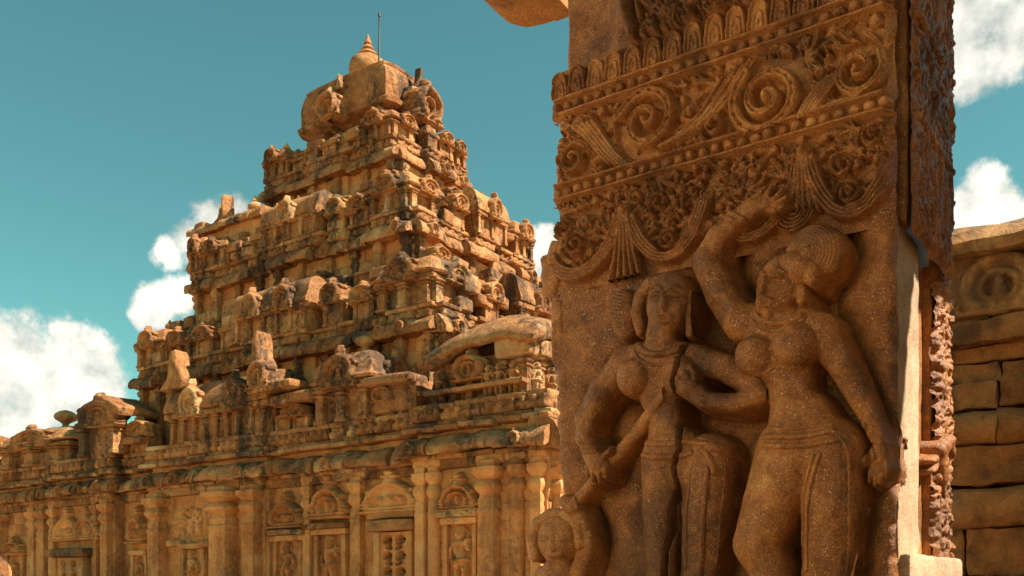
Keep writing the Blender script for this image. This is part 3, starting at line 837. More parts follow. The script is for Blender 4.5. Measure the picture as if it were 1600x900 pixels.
# ---- ground storey: bays from right to left
ZEB, ZET, ZFR = 4.84, 5.62, 6.12
def bay(pxl, pxr, y, label, z_w0=0.0, yback=30.0, stones=True):
    x0, x1 = X(pxl, y), X(pxr, y)
    b = core_box('wall_bay', x0, x1, y, yback, 0, ZET + .3, temple, 10); b['label'] = label
    fr = Frame((x0, y, 0)); L = x1 - x0
    if stones: wall_stones(b, fr, 0, L, 1.45, ZEB - .28, .46, .7, 1.35)
    row_blocks(lambda q: stone_mesh(q, .45, .5, .06, .03, 2, rt.randint(0, 3)), 'plinth_stone', b, fr, 0, L, .1, 1.2, 1.0, 1.8)
    row_blocks(lambda q: stone_mesh(q, .34, .26, .04, .02, 2, rt.randint(0, 3)), 'architrave', b, fr, 0, L, -.02, ZEB - .14, .8, 1.6)
    def ex(s, q, k):
        nk = max(1, int(q / 1.1))
        for j in range(nk):
            if rt.random() < .8: put('kudu_arch', kudu((k + j) % 3), fr, s + (j + .5) * q / nk, .40, ZEB + .06, b, (.42, .9, .42), tilt=.03)
    row_blocks(lambda q: stone_mesh(q, .5, .12, .03, .02, 2, rt.randint(0, 3)), 'eave_course', b, fr, 0, L, -.02, ZEB + .03, .7, 1.3, tilt=.015, jit=.03)
    row_blocks(lambda q: kapota(q, .46, .52, rt.randint(0, 3)), 'eave_stone', b, fr, 0, L, 0, ZEB + .10, .9, 1.9, corner=.32, extra=ex, tilt=.035, jit=.06)
    row_blocks(lambda q: stone_mesh(q, .7, .13, .03, .03, 2, rt.randint(0, 3)), 'eave_course', b, fr, 0, L, -.0, ZET - .03, .7, 1.5, corner=.25, tilt=.03, jit=.07)
    row_blocks(lambda q: stone_mesh(q, .6, .16, .04, .03, 2, rt.randint(0, 3)), 'eave_course', b, fr, 0, L, -.10, ZET + .08, .8, 1.4, corner=.2)
    row_blocks(lambda q: beast_block(q, .40, rt.randint(0, 3)), 'beast_block', b, fr, 0, L, .16, ZET + .15, .8, 1.5, corner=.12)
    row_blocks(lambda q: stone_mesh(q, .6, .14, .03, .03, 2, rt.randint(0, 3)), 'parapet_course', b, fr, 0, L, -.1, ZFR + .04, .8, 1.5, corner=.1)
    def S(px): return X(px, y) - x0
    return b, fr, S, L

def pils(b, fr, S, lst, h=3.1):
    for (pa, pb, rd) in lst:
        w = abs(S(pb) - S(pa)); a = (S(pa) + S(pb)) / 2
        # a pilaster is built of two drums and a capital stone
        put('pilaster', pilaster(w, h + .1, 0, rd), fr, a, w * .16, ZEB - .27 - h, b, tilt=.004, mat=SANDW)
        put('bracket_capital', stone_mesh(w * 1.5, .42, .2, .06, .015, 3, 1), fr, a, .0, ZEB - .10, b, tilt=.01, mat=SANDW)

def niche(b, fr, S, y, pa, pb, py_top, fig, ped, pyp0, pyp1, lintel=True):
    """framed niche with a standing figure and a carved gable over it"""
    a = (S(pa) + S(pb)) / 2; w = abs(S(pb) - S(pa)); pm = (pa + pb) / 2
    zt = Z(pm, py_top, y)
    put('niche_back', stone_mesh(w * .8, .06, zt - 1.5, .01, .004, 3), fr, a, .035, (zt + 1.5) / 2, b, mat=SANDW)
    for s in (-1, 1): put('niche_jamb', stone_mesh(w * .13, .22, zt - 1.5, .02, .008, 3), fr, a + s * w * .45, .09, (zt + 1.5) / 2, b, mat=SANDW)
    put('niche_lintel', stone_mesh(w * 1.15, .36, .17, .04, .015, 3), fr, a, .10, zt + .085, b, mat=SANDW)
    if lintel: put('niche_cornice', stone_mesh(w * 1.3, .5, .16, .06, .02, 3, 1), fr, a, .14, zt + .25, b)
    if fig is not None:
        hf = zt - 1.62; put('niche_figure', deity(fig), fr, a, .10, 1.60, b, (hf * 1.02, hf * 1.7, hf * .98), mat=SANDW)
    if ped is not None:
        z0 = Z(pm, pyp1, y); z1 = Z(pm, pyp0, y)
        put('pediment', pediment(ped), fr, a, .06, z0, b, (w * 1.22, 1.7, (z1 - z0) / 1.22), mat=SANDW)

def jali(b, fr, S, y, pa, pb, py_top):
    """pierced stone window: dark comma-shaped holes cut through a slab"""
    a = (S(pa) + S(pb)) / 2; w = abs(S(pb) - S(pa)); zt = Z((pa + pb) / 2, py_top, y); h = zt - 1.5
    F = Field(-w / 2, w / 2, 0, h, .028, .10)
    rows = int(h / .42)
    for r in range(rows):
        for s in (-1, 1):
            z = h - .26 - r * .42; u = s * w * .2
            F.stroke(spiral(u, z, .13, .8, 0.3 if s > 0 else math.pi - .3, s, inner=.25), .075, .04, -.5, -.5, .10, .4, np.minimum)
            F.stroke([(u - s * .10, z - .16), (u + s * .02, z - .12)], .05, .07, -.5, -.5, .10, .4, np.minimum)
    F.H += .008 * fbm(F.U * 12, F.V * 12, .2, 3, 2)
    o = put('pierced_window', F.mesh('pierced_window', thr=-.12), fr, a, .26, 1.5, b, mat=SANDW)
    put('window_shade_plate', stone_mesh(w * .98, .04, h, .01, .002, 3), fr, a, .03, 1.5 + h / 2, b, mat=DARK)  # dark plate paints the shade seen through the holes
    for s in (-1, 1): put('window_jamb', stone_mesh(w * .2, .5, h, .02, .01, 3), fr, a + s * w * .58, .18, 1.5 + h / 2, b, mat=SANDW)
    put('window_lintel', stone_mesh(w * 1.7, .7, .32, .08, .02, 3, 1), fr, a, .26, zt + .17, b)

# right-hand bay, the nearest
b, fr, S, L = bay(652, 856, 18.6, 'near projecting wall bay with tall pilasters and one niche', yback=28)
pils(b, fr, S, [(655, 670, False), (673, 690, True), (757, 784, False), (800, 822, True), (835, 852, False)])
niche(b, fr, S, 18.6, 700, 750, 820, 1, 0, 738, 800)
b2 = Frame((X(856, 18.6), 18.6, 0), True)     # its lit side
wall_stones(b, b2, 0, 4.0, 1.45, ZEB - .28, .46, .8, 1.4)
for i in range(3): put('pilaster', pilaster(.44, 3.1), b2, .35 + i * 1.3, .05, ZEB - .27 - 3.1, b, mat=SANDW)
row_blocks(lambda q: kapota(q, ZET - ZEB, .52, rt.randint(0, 3)), 'eave_stone', b, b2, 0, 6, 0, ZEB, 1.2, 2.2, corner=.3)
row_blocks(lambda q: beast_block(q, .40, rt.randint(0, 3)), 'beast_block', b, b2, 0, 6, .1, ZET + .15, .8, 1.5)
# corner shrine with the great overhanging slab roof
zs = ZFR + .1
xsl, xsr = X(672, 18.75), X(826, 18.75)
frs = Frame((xsl, 18.75, 0)); Ls = xsr - xsl
put('shrine_body', mesh_from('kb', *rbox(Ls * .9, 2.6, 1.15, .05, 6, .03, 2, 8), sharp=40), frs, Ls * .5, -1.45, zs + .55, b)
for i in range(6): put('shrine_pilaster', pilaster(.2, .9, i % 2), frs, Ls * (.08 + .168 * i), -.08, zs, b)
for i, s in enumerate((.12, .62, .74, .86)): put('dwarf_figure', deity(i % 4), frs, Ls * s, .05, zs + .02, b, (.95, 1.5, .8))
fz = Frame((xsr - .1, 18.75, 0), True)
for i in range(5): put('shrine_pilaster', pilaster(.2, .9, i % 2), fz, .1 + .6 * i, -.05, zs, b)
for i in range(4): put('dwarf_figure', deity(i % 4), fz, .4 + .6 * i, .05, zs + .02, b, (.95, 1.5, .8))
put('rail_moulding', mesh_from('rm', *rbox(Ls * 1.0, .3, .12, .04, 8, .015, 3, 2), sharp=40), frs, Ls * .5, .12, zs + .32, b)
def slab_roof():
    nx, ny = 30, 18; lx, ly = Ls * 1.16, 3.3
    us = np.linspace(-1, 1, nx); vs = np.linspace(-1, 1, ny)
    U, V = np.meshgrid(us, vs)
    Um = np.sign(U) * np.abs(U) ** .9
    top = .95 * (1 - .95 * np.abs(np.clip((U - .35) / (1.35 if True else 1), -1, 1)) ** 2.2) * (1 - .62 * np.abs(V) ** 2.6) * (1 - .50 * np.clip(U - .35, 0, 1) ** 1.6 / .45 * .6)
    bot = top - .40 - .10 * (1 - np.maximum(np.abs(U), np.abs(V)) ** 6)
    edge = np.maximum(np.abs(U), np.abs(V)) > .995
    mid = (top + bot) / 2; top = np.where(edge, mid + .06, top); bot = np.where(edge, mid - .06, bot)
    Vt = np.stack([U * lx / 2, V * ly / 2, top], -1).reshape(-1, 3); Vb = np.stack([U * lx / 2, V * ly / 2, bot], -1).reshape(-1, 3)
    n = nx * ny; F_ = []
    for j in range(ny - 1):
        for i in range(nx - 1):
            a = j * nx + i; F_.append((a, a + 1, a + 1 + nx, a + nx)); F_.append((n + a, n + a + nx, n + a + 1 + nx, n + a + 1))
    rim = [i for i in range(nx)] + [j * nx + nx - 1 for j in range(1, ny)] + [(ny - 1) * nx + i for i in range(nx - 2, -1, -1)] + [j * nx for j in range(ny - 2, 0, -1)]
    for k in range(len(rim)):
        a, c = rim[k], rim[(k + 1) % len(rim)]; F_.append((a, n + a, n + c, c))
    return mesh_from('slab_roof', rough(np.concatenate([Vt, Vb]), .035, 1.7, 5), F_, sharp=50)
put('slab_roof', slab_roof(), frs, Ls * .53, -1.35, zs + 1.28, b)
put('shrine_gable', kudu(0), frs, Ls * .45, .0, zs + .5, b, (1.0, 1.4, .75))
put('corner_block', stone_mesh(1.0, .9, .55, .10, .04, 2, 2), frs, Ls * .86, -.32, zs + 1.2, b, tilt=.03)
put('side_eave', stone_mesh(.5, 2.4, .45, .10, .04, 2, 1), frs, Ls * .98, -1.5, zs + 1.2, b, tilt=.02)

# pierced window and the two niches
b, fr, S, L = bay(416, 655, 19.15, 'recessed wall bay with a pierced window and two figure niches')
pils(b, fr, S, [(556, 572, False), (480, 492, False), (418, 430, False)])
jali(b, fr, S, 19.15, 608, 652, 832)
put('pediment', pediment(1), fr, S(617), .12, Z(617, 802, 19.15), b, (2.15, 1.2, (Z(617, 732, 19.15) - Z(617, 802, 19.15)) / 1.22), mat=SANDW)
put('pediment_base', stone_mesh(1.7, .4, .2, .05, .02, 3, 1), fr, S(620), .1, Z(617, 805, 19.15), b, mat=SANDW)
niche(b, fr, S, 19.15, 498, 546, 836, 3, 0, 740, 812)
niche(b, fr, S, 19.15, 434, 478, 846, 2, 1, 768, 826)
kuta(b, fr, S(543), .25, ZFR + .1, X(590, 19.15) - X(496, 19.15), 2.35, d=1.9, fin=1, big=1.0, finz=.24)
for px in (606, 642): panjara(b, fr, S(px), .12, ZFR + .1, .8, .95)
put('parapet_slab', stone_mesh(1.7, .8, .25, .08, .05, 2, 1), fr, S(620), .1, ZFR + 1.0, b, tilt=.05)
put('parapet_block', stone_mesh(1.6, .8, .8, .06, .03, 2, 2), fr, S(622), -.2, ZFR + .6, b)
put('parapet_slab', stone_mesh(1.6, .8, .3, .08, .04, 2, 1), fr, S(470), .1, ZFR + .95, b, tilt=.03)
for px in (446, 474): panjara(b, fr, S(px), .12, ZFR + .1, .75, .85)

# bay under the long wagon-roofed shrine
b, fr, S, L = bay(238, 416, 18.9, 'wall bay with a carved group panel between paired pilasters')
pils(b, fr, S, [(246, 264, False), (347, 374, False), (391, 411, False)])
put('group_relief', group_panel(0), fr, S(307), .06, Z(307, 838, 18.9), b, (1.55, 1.2, 1.75), mat=SANDW)
niche(b, fr, S, 18.9, 290, 326, 858, 0, None, 0, 0, False)
for px in (281, 332): put('corbel', stone_mesh(.7, .4, .2, .05, .02, 3, 1), fr, S(px), .1, Z(px, 850, 18.9), b, mat=SANDW)
shala(b, fr, S(345), .25, ZFR + .1, X(425, 18.9) - X(262, 18.9), 2.0, 1.7, 2)
put('horn_finial', horn_finial(0), fr, S(412), .1, Z(412, 616, 18.9), b, (1.15, 1.7, 1.75), rz=0)
put('horn_finial', horn_finial(1), fr, S(280), .05, Z(280, 612, 18.9), b, (1.5, 1.6, 1.25), rz=0)
put('horn_shield', kudu(0), fr, S(424), .35, Z(424, 612, 18.9), b, (.95, 1.2, .95))
put('parapet_slab', stone_mesh(1.8, .9, .25, .08, .04, 2, 1), fr, S(440), .1, ZFR + 1.3, b, tilt=.03)

# narrow recess, then the far-left bays
b, fr, S, L = bay(180, 238, 19.35, 'narrow recessed wall strip with a single figure')
niche(b, fr, S, 19.35, 212, 236, 868, 2, 1, 790, 850, False)
panjara(b, fr, S(222), .1, ZFR + .1, 1.3, 1.3)
put('parapet_slab', stone_mesh(1.8, .7, .25, .08, .04, 2, 1), fr, S(210), .1, ZFR + .5, b, tilt=.03)
b, fr, S, L = bay(82, 180, 18.95, 'far wall bay with a canopied window')
pils(b, fr, S, [(167, 178, False), (150, 158, False), (84, 92, False)])
jali(b, fr, S, 18.95, 104, 140, 872)
put('pediment', pediment(1), fr, S(112), .1, Z(112, 846, 18.95), b, (1.9, 1.1, 1.0), mat=SANDW); put('pediment', pediment(0), fr, S(142), .1, Z(142, 844, 18.95), b, (1.6, 1.1, 1.0), mat=SANDW)
panjara(b, fr, S(165), .25, ZFR + .1, 2.6, 2.2, True)
put('gable_roof', stone_mesh(1.5, 1.6, .3, .12, .05, 2, 1), fr, S(186), -.35, ZFR + 1.75, b, tilt=.02).rotation_euler = (0, R(24), 0)
put('gable_roof', stone_mesh(1.5, 1.6, .3, .12, .05, 2, 2), fr, S(152), -.45, ZFR + 1.75, b, tilt=.02).rotation_euler = (0, R(-28), 0)
b, fr, S, L = bay(-140, 82, 19.3, 'farthest wall bay with plain pilasters at the left edge')
pils(b, fr, S, [(54, 64, False), (70, 82, False), (2, 14, False), (-60, -50, False)])
niche(b, fr, S, 19.3, 16, 42, 868, 0, 0, 838, 866, False)
kuta(b, fr, S(63), .3, ZFR + .1, X(118, 19.3) - X(12, 19.3), 1.75, d=2.6, fin=1, finz=.48)
put('parapet_block', stone_mesh(1.6, .9, .5, .06, .04, 2, 2), fr, S(128) if False else L - .6, -.2, ZFR + .35, b)
shala(b, fr, S(-60), .25, ZFR + .1, 4.2, 1.7, 1.7, 2)

# ---- round-headed carved stone close to the lower left corner
ys = 13.0
xa, za = X(-12, ys), Z(-12, 902, ys)
F = Field(-.62, .62, -1.2, .62, .02, -.16)
q = np.hypot(F.U, np.maximum(F.V, 0)) ; F.H = np.where((q < .5), .02, -.16)
F.stroke([(.48, -1.2)] + [(.48 * math.cos(a), .48 * math.sin(a)) for a in np.linspace(0, math.pi, 24)] + [(-.48, -1.2)], .09, .09, .14, .14, 0)
F.stroke([(.33 * math.cos(a), .33 * math.sin(a)) for a in np.linspace(0, math.pi, 20)], .05, .05, .07, .07, .02)
F.chain([(0, -.9, .2, .0), (0, -.2, .16, .02), (0, .05, .1, .06)], .02)
F.H += .012 * fbm(F.U * 12, F.V * 12, .4, 8, 3)
hs = thing('arched_stone', 'round-headed carved stone slab at the lower left corner before the temple wall', 'carved stone', (xa, ys, 0))
obj('carved_face', F.mesh('carved_face', thr=-.10), SAND, hs, (0, 0, za))
V, Fc = rbox(.98, .3, za + .1, .04, 6, .015, 4, 3); obj('slab_body', mesh_from('slab_body', V, Fc, sharp=40), SAND, hs, (0, .14, (za + .1) / 2))
obj('slab_head', extrude_mesh([(.5 * math.cos(a), .5 * math.sin(a)) for a in np.linspace(0, math.pi, 18)], .28, 3, .008, 5, 3), SAND, hs, (0, .14, za), (0, 0, R(90)))

# ================================================================== the carved pillar in front
YP = 2.2                                    # front plane of the pillar
PXL, PXR = X(868, YP), X(1398, YP)          # front panel: left and right ends
def FP(px, py, r=0.0, dep=0.0):
    """photo pixel on the pillar front, depth metres proud -> (u, v, radius, depth)"""
    y = YP - dep
    return (X(px, y), Z(px, py, y), r * y / fac(px) / FPX, dep)
def FQ(px, py): return FP(px, py)[:2]
def front(u, v, h): return (u, YP - h, v)

pillar = thing('carved_pillar', 'tall brown stone pillar carved with two women and scrollwork in the foreground', 'pillar', (0, 0, 0))
rnd = random.Random(11)

# core of the shaft behind the carved faces
XS_LOW = -0.548; XS_UP = -0.522; YB = 2.80
def boxmesh(name, x0, x1, y0, y1, z0, z1, b=0.012, n=6, amp=0.004, sc=9, seed=1):
    V, F = rbox(x1 - x0, y1 - y0, z1 - z0, b, n, amp, sc, seed)
    V = V + np.array([(x0 + x1) / 2, (y0 + y1) / 2, (z0 + z1) / 2])
    return mesh_from(name, V, F, sharp=40)
shaft = obj('shaft', boxmesh('shaft', PXL + 0.012, XS_LOW - 0.03, YP + 0.068, 2.69, 1.0, 3.04, n=20), SANDP, pillar)
obj('shaft_top', boxmesh('shaft_top', X(889, YP + 0.05), XS_UP - 0.02, YP + 0.04, 2.69, 3.03, 3.46, n=14, seed=4), SANDP, pillar)
obj('base_block', boxmesh('base_block', PXL - 0.06, XS_LOW + 0.06, YP - 0.08, YB + 0.05, 0.0, 1.02, b=0.03, n=10, seed=7), SANDP, pillar)

Z1, Z2 = 2.893, 2.665                      # the two bead bands
ZP0, ZP1 = 2.925, 2.992                    # lotus petal row
ZSW = 2.43                                 # foot of the garland zone
BH = 0.021

def erode(F, amp=0.0022, sc=45, seed=3):
    F.H += amp * fbm(F.U * sc, F.V * sc, 0.3, seed, 3) + amp * 0.8 * fbm(F.U * sc * 0.22, F.V * sc * 0.22, 0.7, seed + 5, 2)

def edge_wear(F, seed):
    n = fbm(F.V * 14, F.V * 3 + 0.3, 0.1, seed, 3); n2 = fbm(F.V * 17, F.V * 2 + 0.7, 0.4, seed + 3, 3)
    F.H -= 0.045 * np.exp(-(F.U - PXL) / (0.010 + 0.008 * np.clip(n, 0, 1))) * np.clip(0.55 + n, 0.1, 1.6)
    F.H -= 0.030 * np.exp(-(PXR - F.U) / 0.008) * np.clip(0.3 + n2, 0, 1.4)

def leaf_fill(F, u0, u1, v0, v1, rmin, rmax, tries, amp, avoid=None, seed=0):
    """pack fat curling leaves and buds into what is still empty, grooved and drilled"""
    rn = random.Random(seed); placed = []
    cut = lambda A, B: A + B * 0.6
    for q_ in range(tries):
        r = rmin + (rmax - rmin) * (1 - q_ / tries) * rn.uniform(.6, 1.0); u = rn.uniform(u0 + r * .7, u1 - r * .7); v = rn.uniform(v0 + r * 0.7, v1 - r * 0.7)
        if any((u - a) ** 2 + (v - b) ** 2 < (r + c) ** 2 * 0.62 for a, b, c in placed): continue
        i = int((u - F.us[0]) / F.res); j = int((v - F.vs[0]) / F.res)
        if 0 <= i < len(F.us) and 0 <= j < len(F.vs) and F.H[j, i] > amp * 0.35: continue
        placed.append((u, v, r))
        a = rn.uniform(0, 6.28); s = rn.choice((-1, 1)); am = amp * rn.uniform(0.75, 1.15)
        if rn.random() < 0.55:       # fat curl ending in a bud, with lobes along its back
            sp = spiral(u, v, r * 0.86, rn.uniform(0.8, 1.1), a, s, n=12, inner=0.18)
            F.stroke(sp, r * 0.22, r * 0.34, am * 0.7, am, 0, .35)
            F.stroke(sp[:9], r * 0.07, r * 0.07, -am * .45, -am * .3, 0, .6, cut)
            F.dot(u, v, r * 0.30, am * 1.2)
            for q in range(rn.randint(3, 5)):
                b = a + s * (0.2 + q * 0.8); R1 = r * 1.12
                F.stroke([(u + R1 * .85 * math.cos(b), v + R1 * .85 * math.sin(b)), (u + R1 * 1.15 * math.cos(b - s * .35), v + R1 * 1.15 * math.sin(b - s * .35))], r * 0.24, r * 0.13, am * 0.85, am * 0.5, 0, .4)
        else:                        # split leaf
            n = rn.choice((3, 4, 5))
            for q in range(n):
                b = a + (q - (n - 1) / 2) * 0.62; L = r * (1.9 - .25 * abs(q - (n - 1) / 2))
                p0 = (u - r * 0.7 * math.cos(a), v - r * 0.7 * math.sin(a)); p2 = (p0[0] + L * math.cos(b), p0[1] + L * math.sin(b))
                bb = bez([p0, ((p0[0] + p2[0]) / 2 + r * 0.3 * s * math.sin(b), (p0[1] + p2[1]) / 2 - r * 0.3 * s * math.cos(b)), p2], 5)
                F.stroke(bb, r * 0.16, r * 0.28, am * 0.6, am * rn.uniform(.8, 1.1), 0, .4)
                F.stroke(bb[2:], r * 0.05, r * 0.05, -am * .4, -am * .4, 0, .6, cut)
    for _ in range(int((u1 - u0) * (v1 - v0) / (rmax * rmax) * 1.2)):      # drill holes
        u = rn.uniform(u0, u1); v = rn.uniform(v0, v1)
        i = int((u - F.us[0]) / F.res); j = int((v - F.vs[0]) / F.res)
        if 0 <= i < len(F.us) and 0 <= j < len(F.vs) and F.H[j, i] < amp * .7: F.stroke([(u, v), (u + 1e-5, v)], rmax * .16, rmax * .16, -amp * .5, -amp * .5, 0, .3, np.minimum)

def curls(F, px, py, rpx, turns, a0, sgn, w0, w1, amp):
    u, v, r, _ = FP(px, py, rpx)
    q = np.hypot(F.U - u, F.V - v) / r
    F.H = np.where(q < 1.22, np.minimum(F.H, np.clip((q - 1.1) / .12, 0, 1) * .02), F.H)
    sp = spiral(u, v, r, turns, a0, sgn, inner=0.07)
    F.stroke(sp, w0 * r, w1 * r, amp * 0.85, amp, 0, .38)
    F.stroke(sp[:-6], w0 * r * .28, w1 * r * .28, -amp * .35, -amp * .3, 0, .6, lambda A, B: A + B * .6)
    F.dot(u, v, r * 0.17, amp * 1.2)

def ribbon(F, pts, wpx, amp, n=14, w1=None, strands=1, gap=0.0):
    """flowing ridges through photo pixels"""
    q = [FQ(*p) for p in pts]; w = FP(*pts[0], wpx)[2]; we = FP(*pts[-1], w1 if w1 else wpx)[2]
    P = bez(q, n) if len(q) in (3, 4) else q
    for s in range(strands):
        o = (s - (strands - 1) / 2) * gap
        PP = []
        for i, p in enumerate(P):
            a = P[max(0, i - 1)]; b = P[min(len(P) - 1, i + 1)]
            dx, dy = b[0] - a[0], b[1] - a[1]; L = math.hypot(dx, dy) + 1e-9
            PP.append((p[0] - dy / L * o, p[1] + dx / L * o))
        F.stroke(PP, w, we, amp, amp * 0.8)

RES = 0.0024
# ---- scroll frieze between the two bead bands
F = Field(PXL, PXR, Z2 + 0.012, Z1 - 0.012, RES)
leaf_fill(F, PXL, PXR, Z2 + 0.012, Z1 - 0.012, 0.015, 0.036, 2500, 0.018, seed=2)
for (px, py, r, t, a, s) in [(1018, 196, 50, 1.7, 2.6, -1), (1205, 160, 58, 2.0, 2.2, 1), (1345, 118, 40, 1.6, 0.5, -1), (905, 255, 28, 1.5, 0.2, 1), (1120, 205, 22, 1.4, 4.0, -1)]:
    curls(F, px, py, r, t, a, s, 0.21, 0.11, 0.028)
for k in range(6):   # plume leaves sweeping up between the two great scrolls
    ribbon(F, [(1040 + 5 * k, 236 - 2 * k), (1090 + 9 * k, 215 - 4 * k), (1110 + 10 * k, 170 - 6 * k), (1135 + 11 * k, 128 - 7 * k)], 6.5, 0.024 - 0.004 * (k % 2), 12, 3)
for k in range(5):
    ribbon(F, [(905 + 8 * k, 205 - 2 * k), (925 + 8 * k, 215 + 3 * k), (935 + 9 * k, 240 + 3 * k), (960 + 9 * k, 262 + k)], 6.5, 0.023, 10, 3)
for k in range(5):
    ribbon(F, [(1255 + 7 * k, 190 - 3 * k), (1272 + 8 * k, 150 - 2 * k), (1300 + 7 * k, 125 - 2 * k)], 6, 0.023, 10, 3)
for k in range(4):
    ribbon(F, [(1290 + 10 * k, 175 - 4 * k), (1320 + 8 * k, 172 - 3 * k), (1335 + 9 * k, 145)], 4.5, 0.020, 8, 3)
ribbon(F, [(1075, 190), (1095, 205), (1110, 180)], 5, 0.022, 8)
F.H[:, -14:] *= np.linspace(1, 0.1, 14)[None, :]
F.H[:, :8] *= np.linspace(0.1, 1, 8)[None, :]
F.H *= 1.75; edge_wear(F, 201); erode(F, 0.0024, 60, 3)
obj('scroll_frieze', F.mesh('scroll_frieze', to=front), SANDP, pillar, label='carved band of curling scroll leaves on the pillar')

# ---- garland zone
F = Field(PXL - 0.012, PXR, ZSW - 0.03, Z2 - 0.012, RES)
leaf_fill(F, PXL, PXR, ZSW + 0.03, Z2 - 0.012, 0.014, 0.032, 2500, 0.017, seed=8)
def swag(p0, p1, p2, strands=4, gap=0.0085, w=4.2, amp=0.026):
    ribbon(F, [p0, (p0[0] * 0.62 + p1[0] * 0.38, p0[1] * 0.1 + p1[1] * 0.9 + 22), (p2[0] * 0.55 + p1[0] * 0.45, p1[1] + 38), p2], w, amp, 18, w, strands, gap)
swag((975, 352), (918, 420), (862, 402))
swag((995, 350), (1045, 400), (1106, 318))
swag((1272, 262), (1322, 335), (1392, 258))
swag((1252, 268), (1215, 350), (1150, 372), 3)
for (tx, ty, by, wd) in [(985, 335, 442, 20), (1262, 244, 330, 18)]:       # pleated pendants under the knots
    for k in range(-2, 3):
        ribbon(F, [(tx + k * 3, ty), (tx + k * wd * 0.28, (ty + by) / 2), (tx + k * wd * 0.6, by)], 4.6, 0.027, 10, 5.5)
    u, v, r, _ = FP(tx, ty, 13); F.dot(u, v, r, 0.034)
    for k in (-1, 1): u, v, r, _ = FP(tx + 14 * k, ty + 8, 8); F.dot(u, v, r, 0.026)
for (px, py, r, t, a, s) in [(1050, 378, 17, 1.6, 1.0, 1), (1330, 305, 18, 1.7, 1.5, -1), (905, 385, 20, 1.7, 0.5, 1), (1035, 320, 15, 1.5, 3.0, -1), (1320, 262, 17, 1.5, 2.5, 1), (1365, 215, 17, 1.6, 0.4, -1), (890, 360, 15, 1.5, 2, -1)]:
    curls(F, px, py, r, t, a, s, 0.22, 0.13, 0.024)
for q in range(9):   # ringed disc behind the raised hand
    pass
u, v, r, _ = FP(1245, 332, 34)
for q in range(5):
    F.stroke([(u + r * (0.25 + 0.18 * q) * math.cos(a * 0.1), v + r * (0.25 + 0.18 * q) * math.sin(a * 0.1)) for a in range(0, 63, 3)], r * 0.085, r * 0.085, 0.020, 0.020)
F.H[:, -14:] *= np.linspace(1, 0.1, 14)[None, :]
F.H *= 1.65; edge_wear(F, 211); erode(F, 0.0024, 60, 13)
obj('garland_frieze', F.mesh('garland_frieze', to=front), SANDP, pillar, label='carved garlands looped between pleated knots on the pillar')

# ---- rough top with the great medallion
F = Field(X(887, YP), PXR, ZP1 - 0.035, 3.62, 0.003, 0.0)
mu, mv, mr, _ = FP(1098, -28, 122)
for (rr, w, a) in ((1.0, 0.10, 0.034), (0.84, 0.05, 0.022)):
    F.stroke([(mu + mr * rr * math.cos(q * 0.07), mv + mr * rr * math.sin(q * 0.07)) for q in range(0, 91)], mr * w, mr * w, a, a)
for (px, py, r, t, a, s) in [(1030, 58, 24, 1.6, 1.2, -1), (1092, 36, 34, 1.5, 2.5, 1), (1128, 14, 22, 1.5, 0.5, 1), (1040, 12, 24, 1.5, 5.0, 1), (1160, -30, 30, 1.6, 1, -1)]:
    curls(F, px, py, r, t, a, s, 0.24, 0.14, 0.030)
for k in range(4):
    ribbon(F, [(1012 + 9 * k, 8 - 3 * k), (1028 + 9 * k, 30 - 3 * k), (1052 + 8 * k, 40 - 4 * k)], 5, 0.026, 8, 3)
leaf_fill(F, mu - mr * 0.7, mu + mr * 0.7, max(ZP1, mv - mr * 0.7), mv + mr * 0.7, 0.010, 0.022, 1400, 0.026, seed=4)
leaf_fill(F, mu + mr * 1.1, PXR, ZP1, 3.2, 0.010, 0.022, 900, 0.024, seed=14)
F.H += 0.030 * np.clip((F.U - X(945, YP)) / 0.05, 0, 1) * np.clip((3.6 - F.V) / 0.1, 0, 1) - 0.012
F.H[:12, :] = np.minimum(F.H[:12, :], 0.004)
F.H = np.where(F.H > 0.02, 0.02 + (F.H - 0.02) * 1.6, F.H); erode(F, 0.004, 30, 23)
obj('medallion_panel', F.mesh('medallion_panel', to=front), SANDP, pillar, label='rough upper block of the pillar with a round scroll medallion')

# ---- bead bands: fillets, with each bead its own dome
def bead_band(zc, name):
    F = Field(PXL - 0.006, PXR, zc - BH - 0.006, zc + BH + 0.006, 0.0024, 0.014)
    for dz in (-BH + 0.002, BH - 0.002):
        F.stroke([(PXL - 0.02, zc + dz), (PXR + 0.02, zc + dz)], 0.0066, 0.0066, 0.024, 0.024, 0.014)
    e = 0.006
    F.H[:2, :] = 0.0; F.H[-2:, :] = 0.0
    F.H[:, -8:] *= np.linspace(1, 0.0, 8)[None, :]; F.H[:, :10] *= np.linspace(-.6, 1, 10)[None, :]
    erode(F, 0.0022, 50, 31)
    return obj('bead_band', F.mesh('bead_band', to=front), SANDP, pillar)
def dome(name, rx, ry, rz, pw=0.5, seed=0):
    F = Field(-rx * 1.1, rx * 1.1, -ry * 1.1, ry * 1.1, rx / 5, -0.004)
    q = (np.abs(F.U) / rx) ** 2.6 + (np.abs(F.V) / ry) ** 2.6
    F.H = np.where(q < 1, rz * np.maximum(1 - q, 0) ** pw, -0.006); F.H += 0.0012 * fbm(F.U * 90, F.V * 90, seed, seed, 2)
    return F.mesh(name, thr=-0.004)
beads = [dome('bead', 0.0125, 0.0115, 0.024, seed=s) for s in range(4)]
for b in beads: b.materials.append(SANDP)
